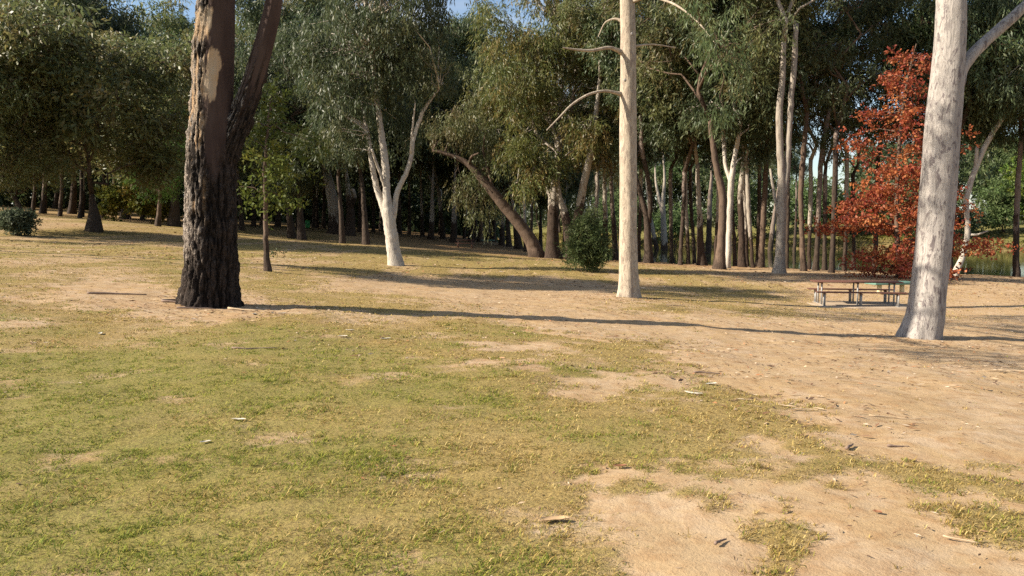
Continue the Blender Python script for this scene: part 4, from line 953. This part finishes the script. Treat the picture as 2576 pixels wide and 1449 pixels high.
# ------------------------------------------------------------------ picnic furniture
M['plank'] = mat_plain('stained_timber', (.105, .048, .034), (.165, .075, .052), 5, .65, (.4, 6, 6), .3)
M['galv'] = mat_plain('galvanised_pipe', (.24, .235, .23), (.32, .31, .30), 30, .6, (1, 1, 1), .1, .1)
M['frame_paint'] = mat_plain('brown_frame_paint', (.12, .06, .045), (.16, .085, .06), 12, .5)
M['concrete'] = mat_plain('worn_concrete', (.36, .27, .18), (.42, .33, .24), 6, .9, (1, 1, 1), .3)
M['green_top'] = mat_plain('green_table_top', (.10, .20, .155), (.14, .25, .20), 14, .6)
M['cream_post'] = mat_plain('cream_post_paint', (.66, .54, .33), (.72, .60, .38), 10, .6)
M['bin_green'] = mat_plain('green_plastic', (.03, .22, .06), (.04, .27, .08), 10, .45)
def bevel(o, w=.006):
    m = o.modifiers.new('bevel', 'BEVEL'); m.width = w; m.segments = 2; m.limit_method = 'ANGLE'; return o
def part(mb, name, mat, parent, bev=.006, smooth=False):
    o = obj(name, mb.mesh(name, M[mat], smooth), parent)
    return bevel(o, bev) if bev else o
pl, pr = hit(2058, 765), hit(2245, 773)
mid = (pl + pr) / 2; yaw = math.atan2(pr[1] - pl[1], pr[0] - pl[0])
zslab = float(max(H(np.array([pl[0], pr[0], mid[0]]), np.array([pl[1], pr[1], mid[1]])))) + .02
slab = empty('concrete_slab', (mid[0], mid[1], zslab), 'pale worn concrete slab under the red-brown picnic table', 'slab', None, yaw)
part(MB().box((-.05, 0, -.10), (3.2, 2.2, .20)), 'pad', 'concrete', slab, .015)
def leg_pair(parent, x, w, h, mat='galv', r=.027):
    for s in (-1, 1):
        part(MB().tube(np.array([(x, s * w, 0), (x, s * w, h - .03)]), r, 10), 'leg', mat, parent, 0, True)
        part(MB().box((x, s * w, .004), (.10, .10, .008)), 'foot_plate', mat, parent, 0)
    part(MB().box((x, 0, h - .045), (.05, w * 2 + .16, .03)), 'bearer', 'frame_paint', parent, .004)
def plank_top(parent, length, h, n, bw, gap):
    tot = n * bw + (n - 1) * gap; first = None
    for i in range(n):
        y = -tot / 2 + bw / 2 + i * (bw + gap)
        if first is None:
            first = part(MB().box((0, 0, 0), (length, bw, .036)), 'plank', 'plank', parent, .006); first.location = (0, y, h - .012)
        else:
            o = first.copy(); C.objects.link(o); o.parent = parent; o.location = (0, y, h - .012)
tb = empty('picnic_table', (mid[0], mid[1], zslab), 'long red-brown plank picnic table on metal legs beside the blotched gum', 'picnic table', None, yaw)
plank_top(tb, 2.75, .76, 5, .145, .012)
for x in (-1.12, 0, 1.12): leg_pair(tb, x, .27, .75)
def seat(side, label):
    off = np.array([-math.sin(yaw), math.cos(yaw)]) * side * .68
    b = empty('picnic_bench', (mid[0] + off[0], mid[1] + off[1], zslab), label, 'bench', 'benches of the near picnic table', yaw)
    plank_top(b, 2.75, .45, 2, .13, .012)
    for x in (-1.12, 0, 1.12): leg_pair(b, x, .08, .44)
seat(-1, 'low red-brown plank bench in front of the long picnic table')
seat(1, 'low red-brown plank bench behind the long picnic table')
def low_table(p, yaw_, w, dp, h, label):
    e = empty('low_table', p, label, 'table', None, yaw_)
    part(MB().box((0, 0, h - .05), (w, dp, .10)), 'table_top', 'green_top', e, .02)
    for s in (-1, 1): part(MB().tube(np.array([(s * w * .27, 0, -.05), (s * w * .27, 0, h - .10)]), w * .05, 14), 'post', 'cream_post', e, 0, True)
q = hit(2240, 740); low_table(q, .15, 1.75, .75, .48, 'low green-topped table on cream posts behind the long picnic table')
q = at(1227, 603, 88); q[2] = ground(q[0], q[1]); low_table(q, .1, 1.5, .7, .62, 'small pale green-topped table on cream posts in the distance')
q = at(1170, 623, 78); q[2] = ground(q[0], q[1])
ft = empty('picnic_table', q, 'small dark picnic table standing alone on the distant clearing', 'picnic table', None, .05)
plank_top(ft, 1.75, .76, 5, .145, .012)
for x in (-.65, .65): leg_pair(ft, x, .27, .75, 'frame_paint', .05)
for sd, lb in ((-1, 'dark low bench in front of the distant picnic table'), (1, 'dark low bench behind the distant picnic table')):
    b = empty('picnic_bench', (q[0] - .1 * sd, q[1] + .68 * sd, q[2]), lb, 'bench', 'benches of the distant picnic table', .05)
    plank_top(b, 1.9, .45, 2, .13, .012)
    for x in (-.7, .7): leg_pair(b, x, .08, .44, 'frame_paint', .04)
q = at(774, 572, 92); q[2] = ground(q[0], q[1])
bn = empty('litter_bin', q, 'small green bin on the shaded slope between the dark trunks', 'bin')
part(MB().box((0, 0, .42), (.46, .46, .84)), 'body', 'bin_green', bn, .05); part(MB().box((0, 0, .88), (.52, .52, .07)), 'lid', 'bin_green', bn, .02)

# ------------------------------------------------------------------ turf
def blades(P, nb, hmin, hmax, w, green, rng, spread=.02):
    n = len(P); B = np.repeat(P, nb, axis=0); g = np.repeat(green, nb); m = len(B)
    a = rng.random(m) * 6.283; rr = rng.random(m) ** .5 * spread
    B = B + np.stack([np.cos(a) * rr, np.sin(a) * rr, 0 * a], -1)
    hh = rng.uniform(hmin, hmax, m) * np.repeat(.55 + 1.0 * fbm(P[:, 0] * 2.3 + 7, P[:, 1] * 2.3, o=3) * (.5 + rng.random(n)), nb); az = rng.random(m) * 6.283; lean = rng.uniform(.8, 1.52, m)
    Dh = np.stack([np.cos(az), np.sin(az), 0 * az], -1)
    tip = B + Dh * (hh * np.sin(np.minimum(lean, 1.45)))[:, None] + np.array([0, 0, 1]) * (hh * np.cos(np.minimum(lean, 1.45)))[:, None]
    midp = B * .5 + tip * .5 + np.array([0, 0, 1]) * (hh * .16)[:, None]
    S = np.stack([-np.sin(az), np.cos(az), 0 * az], -1) * (w * rng.uniform(.7, 1.3, m) * .5)[:, None]
    v = np.stack([B - S, B + S, midp + S * .8, midp - S * .8, tip], 1).reshape(-1, 3)
    i = np.arange(m)[:, None] * 5
    quads = i + np.array([[0, 1, 2, 3]]); tris = i + np.array([[3, 2, 4]])
    isg = rng.random(m) < np.clip(g * 1.0 + .06, 0, 1)
    gc = np.array([(.18, .21, .03), (.26, .26, .042), (.12, .16, .026), (.31, .285, .055)])[rng.integers(0, 4, m)]
    sc_ = np.array([(.42, .31, .11), (.50, .385, .155), (.34, .235, .07), (.25, .165, .05)])[rng.integers(0, 4, m)]
    col = np.where(isg[:, None], gc, sc_) * rng.uniform(.6, 1.35, (m, 1))
    return v, quads, tris, np.repeat(col, 5, axis=0)
rngg = np.random.default_rng(99)
def scatter(y0, y1, dens, side):
    area = side * (y1 ** 2 - y0 ** 2); n = int(area * dens)
    y = np.sqrt(rngg.random(n) * (y1 ** 2 - y0 ** 2) + y0 ** 2); x = (rngg.random(n) * 2 - 1) * side * y
    return x, y
turf = []
for y0, y1, dens, nb, hm, hx, w, spr_ in [(2.6, 5.5, 1250, 6, .018, .052, .0045, .024), (5.5, 9, 690, 5, .018, .05, .0062, .03), (9, 14, 260, 5, .018, .05, .0095, .045), (14, 24, 90, 4, .02, .05, .016, .07), (24, 40, 20, 4, .025, .06, .026, .10)]:
    x, y = scatter(y0, y1, dens, .78)
    c, g = cover(x, y); patch = fbm(x * 5 + 50, y * 5, o=3)
    keep = rngg.random(len(x)) < np.clip(c * (1.9 * sstep(.30, .66, patch) * (.6 + .8 * fbm(x * 14, y * 14, o=2)) + .38), 0.006, 1); x, y, g, patch = x[keep], y[keep], g[keep], patch[keep]
    z = H(x, y)
    pg = np.clip(g + (patch - .5) * 1.1, 0, 1)
    turf.append(blades(np.stack([x, y, z - .004], -1), nb, hm, hx, w, pg, rngg, spr_))
o1 = 0; V_, Q_, T_, C_ = [], [], [], []
for v, q_, t_, c_ in turf: V_.append(v); Q_.append(q_ + o1); T_.append(t_ + o1); C_.append(c_); o1 += len(v)
M['blade'] = mat_vcol('grass_blade', .7, .3)
tag(obj('grass', make_mesh('grass', np.concatenate(V_), np.concatenate(Q_), np.concatenate(T_), np.concatenate(C_), mats=(M['blade'],))),
    'short mown lawn grass, green to straw coloured', 'grass', kind='stuff')
print('grass tris', sum(len(t) * 3 for t in T_))

# reeds and rough grass along the far bank
rr_ = np.random.default_rng(12); n = 6500
s = rr_.random(n); seg = np.interp(s, np.linspace(0, 1, len(FAR_BANK) - 2), np.arange(1, len(FAR_BANK) - 1)); i0 = np.minimum(seg.astype(int), len(FAR_BANK) - 2); fr = seg - i0
pb = FAR_BANK[i0] * (1 - fr[:, None]) + FAR_BANK[i0 + 1] * fr[:, None]
px_, py_ = pb[:, 0] + rr_.normal(size=n) * 2, pb[:, 1] + rr_.random(n) ** 1.5 * 16 - 1
v, q_, t_, c_ = blades(np.stack([px_, py_, H(px_, py_) - .05], -1), 4, .3, .75, .16, np.full(n, .35) + .3 * fbm(px_ * .2, py_ * .2), rr_, .5)
tag(obj('bank_grass', make_mesh('bank_grass', v, q_, t_, c_ * .5, mats=(M['blade'],))), 'yellow-green rank grass along the far river bank', 'grass', kind='stuff')

# ------------------------------------------------------------------ fallen leaves, bark and twigs
def chips(x, y, L, W, cols, rng, curl=.3):
    n = len(x); z = H(x, y) + .012; a = rng.random(n) * 6.283
    D = np.stack([np.cos(a), np.sin(a), rng.normal(size=n) * .12], -1); S = np.stack([-np.sin(a), np.cos(a), rng.normal(size=n) * .25], -1)
    P = np.stack([x, y, z], -1); L = L[:, None]; W = W[:, None]; up = np.array([0, 0, 1.0])
    v = np.stack([P - D * L * .5, P + S * W * .5 + up * W * curl, P + D * L * .5 + up * W * curl * .6, P - S * W * .5 + up * W * curl * .2], 1).reshape(-1, 3)
    col = np.array(cols)[rng.integers(0, len(cols), n)] * rng.uniform(.7, 1.25, (n, 1))
    return v, np.arange(n * 4).reshape(-1, 4), np.repeat(col, 4, axis=0)
rl = np.random.default_rng(21); X, Y, LL, WW = [], [], [], []
def add_chips(x, y, l0, l1, w0, w1):
    X.append(x); Y.append(y); LL.append(rl.uniform(l0, l1, len(x))); WW.append(rl.uniform(w0, w1, len(x)))
for U, V, r, k in [(528, 775, 2.0, 700), (2325, 855, 1.6, 380), (1582, 752, 2.2, 420), (995, 672, 2.4, 260), (1372, 655, 3.0, 900), (1900, 690, 5, 500), (674, 686, 1.5, 100), (2262, 704, 4.5, 700), (2140, 800, 3, 250), (2480, 940, 2.5, 300), (2020, 1035, .8, 120), (1840, 960, .7, 90)]:
    p = hit(U, V); a = rl.random(k) * 6.283; rad_ = .25 + r * rl.random(k) ** .8
    add_chips(p[0] + np.cos(a) * rad_, p[1] + np.sin(a) * rad_, .03, .13, .008, .03)
x, y = scatter(3, 9, 40, .75); c, g = cover(x, y); m = rl.random(len(x)) < (.3 + .5 * (1 - c)) * (.3 + 1.5 * sstep(.45, .65, fbm(x * 1.3 + 5, y * 1.3, o=3))); add_chips(x[m], y[m], .010, .06, .004, .014)
x, y = scatter(9, 32, 40, .72); m = rl.random(len(x)) < (sstep(-6, 3, x) * .7 + .25) * (.25 + 1.6 * sstep(.45, .65, fbm(x * .7 + 5, y * .7, o=3))); add_chips(x[m], y[m], .02, .12, .006, .028)
x, y = scatter(30, 60, 4, .72); m = sdist(x, y, NEAR_BANK) < -1; add_chips(x[m], y[m], .08, .24, .03, .08)
xs, ys = np.concatenate(X), np.concatenate(Y)
v, q_, c_ = chips(xs, ys, np.concatenate(LL), np.concatenate(WW), [(.30, .18, .10), (.16, .085, .05), (.10, .06, .04), (.42, .30, .19), (.46, .36, .26), (.30, .14, .065), (.13, .075, .045), (.20, .12, .07)], rl)
M['litter'] = mat_vcol('dry_litter', .85)
tag(obj('leaf_litter', make_mesh('leaf_litter', v, q_, col=c_, mats=(M['litter'],))), 'scattered dry leaves and bark flakes on the ground', 'litter', kind='stuff')

M['pale_strip'] = mat_plain('pale_bark_strip', (.36, .26, .16), (.46, .35, .23), 20, .8); M['twig'] = mat_plain('grey_twig', (.16, .11, .085), (.24, .17, .13), 20, .85)
M['tan_leaf'] = mat_plain('tan_leaf', (.42, .27, .14), (.50, .34, .19), 20, .7)
M['dry_white'] = mat_plain('bleached_leaf', (.52, .46, .36), (.60, .54, .44), 20, .7); M['brown_leaf'] = mat_plain('brown_leaf', (.20, .09, .045), (.27, .13, .065), 20, .7)
def curled(U, V, Lm, Wm, az, mat, name, label, cat, group=None, seed=0):
    p = hit(U, V); rng = np.random.default_rng(seed + int(U)); m = 9; t = np.linspace(-1, 1, m)
    wv = np.sqrt(np.maximum(0, 1 - np.abs(t) ** 2.2)) * Wm * .5 + .001
    c = np.stack([t * Lm * .5, Lm * .10 * (1 - t * t) * rng.uniform(.3, 1.2), .012 + Lm * .06 * t * t + rng.normal(size=m) * .001], -1)
    rows = []
    for s, h in ((-1, .35), (-.5, .08), (0, 0), (.5, .08), (1, .35)):
        rows.append(c + np.stack([0 * t, s * wv, h * wv], -1))
    top = np.stack(rows, 1); bot = top - np.array([0, 0, .0025]); v = np.concatenate([top.reshape(-1, 3), bot.reshape(-1, 3)])
    q = grid_quads(m, 5); off = m * 5
    rim = [0 + i * 5 for i in range(m)]; q = np.vstack([q, q[:, ::-1] + off])
    e_ = []
    for i in range(m - 1):
        for col_ in (0, 4): e_.append((i * 5 + col_, (i + 1) * 5 + col_, (i + 1) * 5 + col_ + off, i * 5 + col_ + off))
    q = np.vstack([q, e_])
    return tag(obj(name, make_mesh(name, v, q, smooth=True, mats=(M[mat],)), None, (p[0], p[1], p[2] + .004), (0, 0, az)), label, cat, group)
curled(601, 1061, .12, .03, -.1, 'dry_white', 'fallen_leaf', 'largest bleached white leaf lying alone on the green lawn', 'leaf')
curled(517, 1118, .08, .03, .6, 'dry_white', 'fallen_leaf', 'pale crumpled leaf lying in the green lawn', 'leaf')
curled(1394, 1317, .17, .05, .25, 'tan_leaf', 'fallen_leaf', 'curved tan leaf on the turf edge by the bare sandy patch', 'leaf')
curled(2207, 1296, .05, .03, -.6, 'brown_leaf', 'fallen_leaf', 'small dark curled leaf on the bare sandy patch', 'leaf')
curled(1560, 1179, .09, .035, .1, 'brown_leaf', 'fallen_leaf', 'small reddish leaf beside the bare patch and turf', 'leaf')
curled(1790, 970, .15, .05, .3, 'dry_white', 'fallen_leaf', 'broad pale leaf where turf meets the sandy track', 'leaf')
for i, (U, V) in enumerate([(862, 849), (970, 855), (710, 791), (640, 792), (255, 842), (1745, 993), (880, 833)]):
    curled(U, V, .14 + .03 * (i % 3), .05, .5 * i, 'dry_white', 'fallen_leaf', 'tiny bleached leaf scrap lying on the grass', 'leaf', 'bleached leaf scraps on the grass', i)
for i, (U, V, l, az) in enumerate([(1980, 1026, .17, -.6), (2005, 1034, .13, .3), (2035, 1036, .16, -.1), (1990, 1022, .12, .9), (2058, 1033, .11, -.8)]):
    curled(U, V, l, .026, az, 'pale_strip', 'bark_strip', 'curl of pale shed bark in the heap on the sandy track', 'bark strip', 'shed bark heap on the sandy track', i)
for i, (U, V, l, az) in enumerate([(2500, 935, .28, -.1), (2530, 938, .22, .35), (2560, 937, .25, -.3)]):
    curled(U, V, l, .035, az, 'pale_strip', 'bark_strip', 'long pale bark strip on the sand past the blotched gum', 'bark strip', 'bark strips past the blotched gum', i)
def stick(U, V, L_, r, az, label, mat='twig', seed=0, name='fallen_stick', group=None):
    p = hit(U, V); rng = np.random.default_rng(seed + 5); m = 9; t = np.linspace(-.5, .5, m)
    x = p[0] + t * L_ * math.cos(az); y = p[1] + t * L_ * math.sin(az)
    P = np.stack([x, y, H(x, y)], -1) - p; P[:, 2] += r * .8 + .008; P[:, :2] += rng.normal(size=(m, 2)) * L_ * .018
    v, q_ = tube(P, np.linspace(r, r * .45, m), 8)
    return tag(obj(name, make_mesh(name, v, q_, smooth=True, mats=(M[mat],)), None, p), label, 'stick', group)
stick(290, 742, 1.05, .024, .35, 'long dark crooked stick on the bare soil left by the massive trunk'.replace(' left', ''), seed=1)
stick(430, 1216 / 1.59 - 6, .35, .03, .7, 'short thick stick lying on the bare soil beyond the long crooked stick', seed=2)
stick(455, 764, .7, .022, -.12, 'dark straight stick pressed against the foot of the massive trunk', seed=3)
stick(495, 778, .65, .018, .3, 'grey stick in front of the massive trunk', seed=4)
stick(610, 782, .6, .020, -.25, 'forked pale stick at the shadow edge by the massive trunk', 'pale_strip', seed=6)
stick(640, 880, .55, .011, .12, 'thin twig lying across the green lawn', seed=7)
stick(1812, 1368, .10, .009, .7, 'stubby brown twig on the bare sandy patch', seed=8)
stick(1778, 941, .33, .012, .02, 'straight brown twig on the sandy track', seed=9)
stick(2138, 1128, .16, .013, .9, 'short brown twig at the edge of the sandy track', seed=10)
stick(2260, 1128, .16, .010, 0, 'brown twig lying flat on open sand', seed=11)
stick(2415, 1363, .16, .005, -.6, 'thin pale curved twig at the corner of the bare patch', 'pale_strip', seed=12)
stick(2250, 1055, .45, .007, -.05, 'long pale fallen twig among bark on the sandy track', 'pale_strip', seed=13)
stick(1700, 770, .5, .013, -.1, 'dark twig lying in the sun beyond the slender cream trunk', seed=14)
print('objects', len(bpy.data.objects), 'tris', sum(sum(len(p.vertices) - 2 for p in m.polygons) if len(m.polygons) < 3000 else len(m.loops) // 2 for m in bpy.data.meshes))
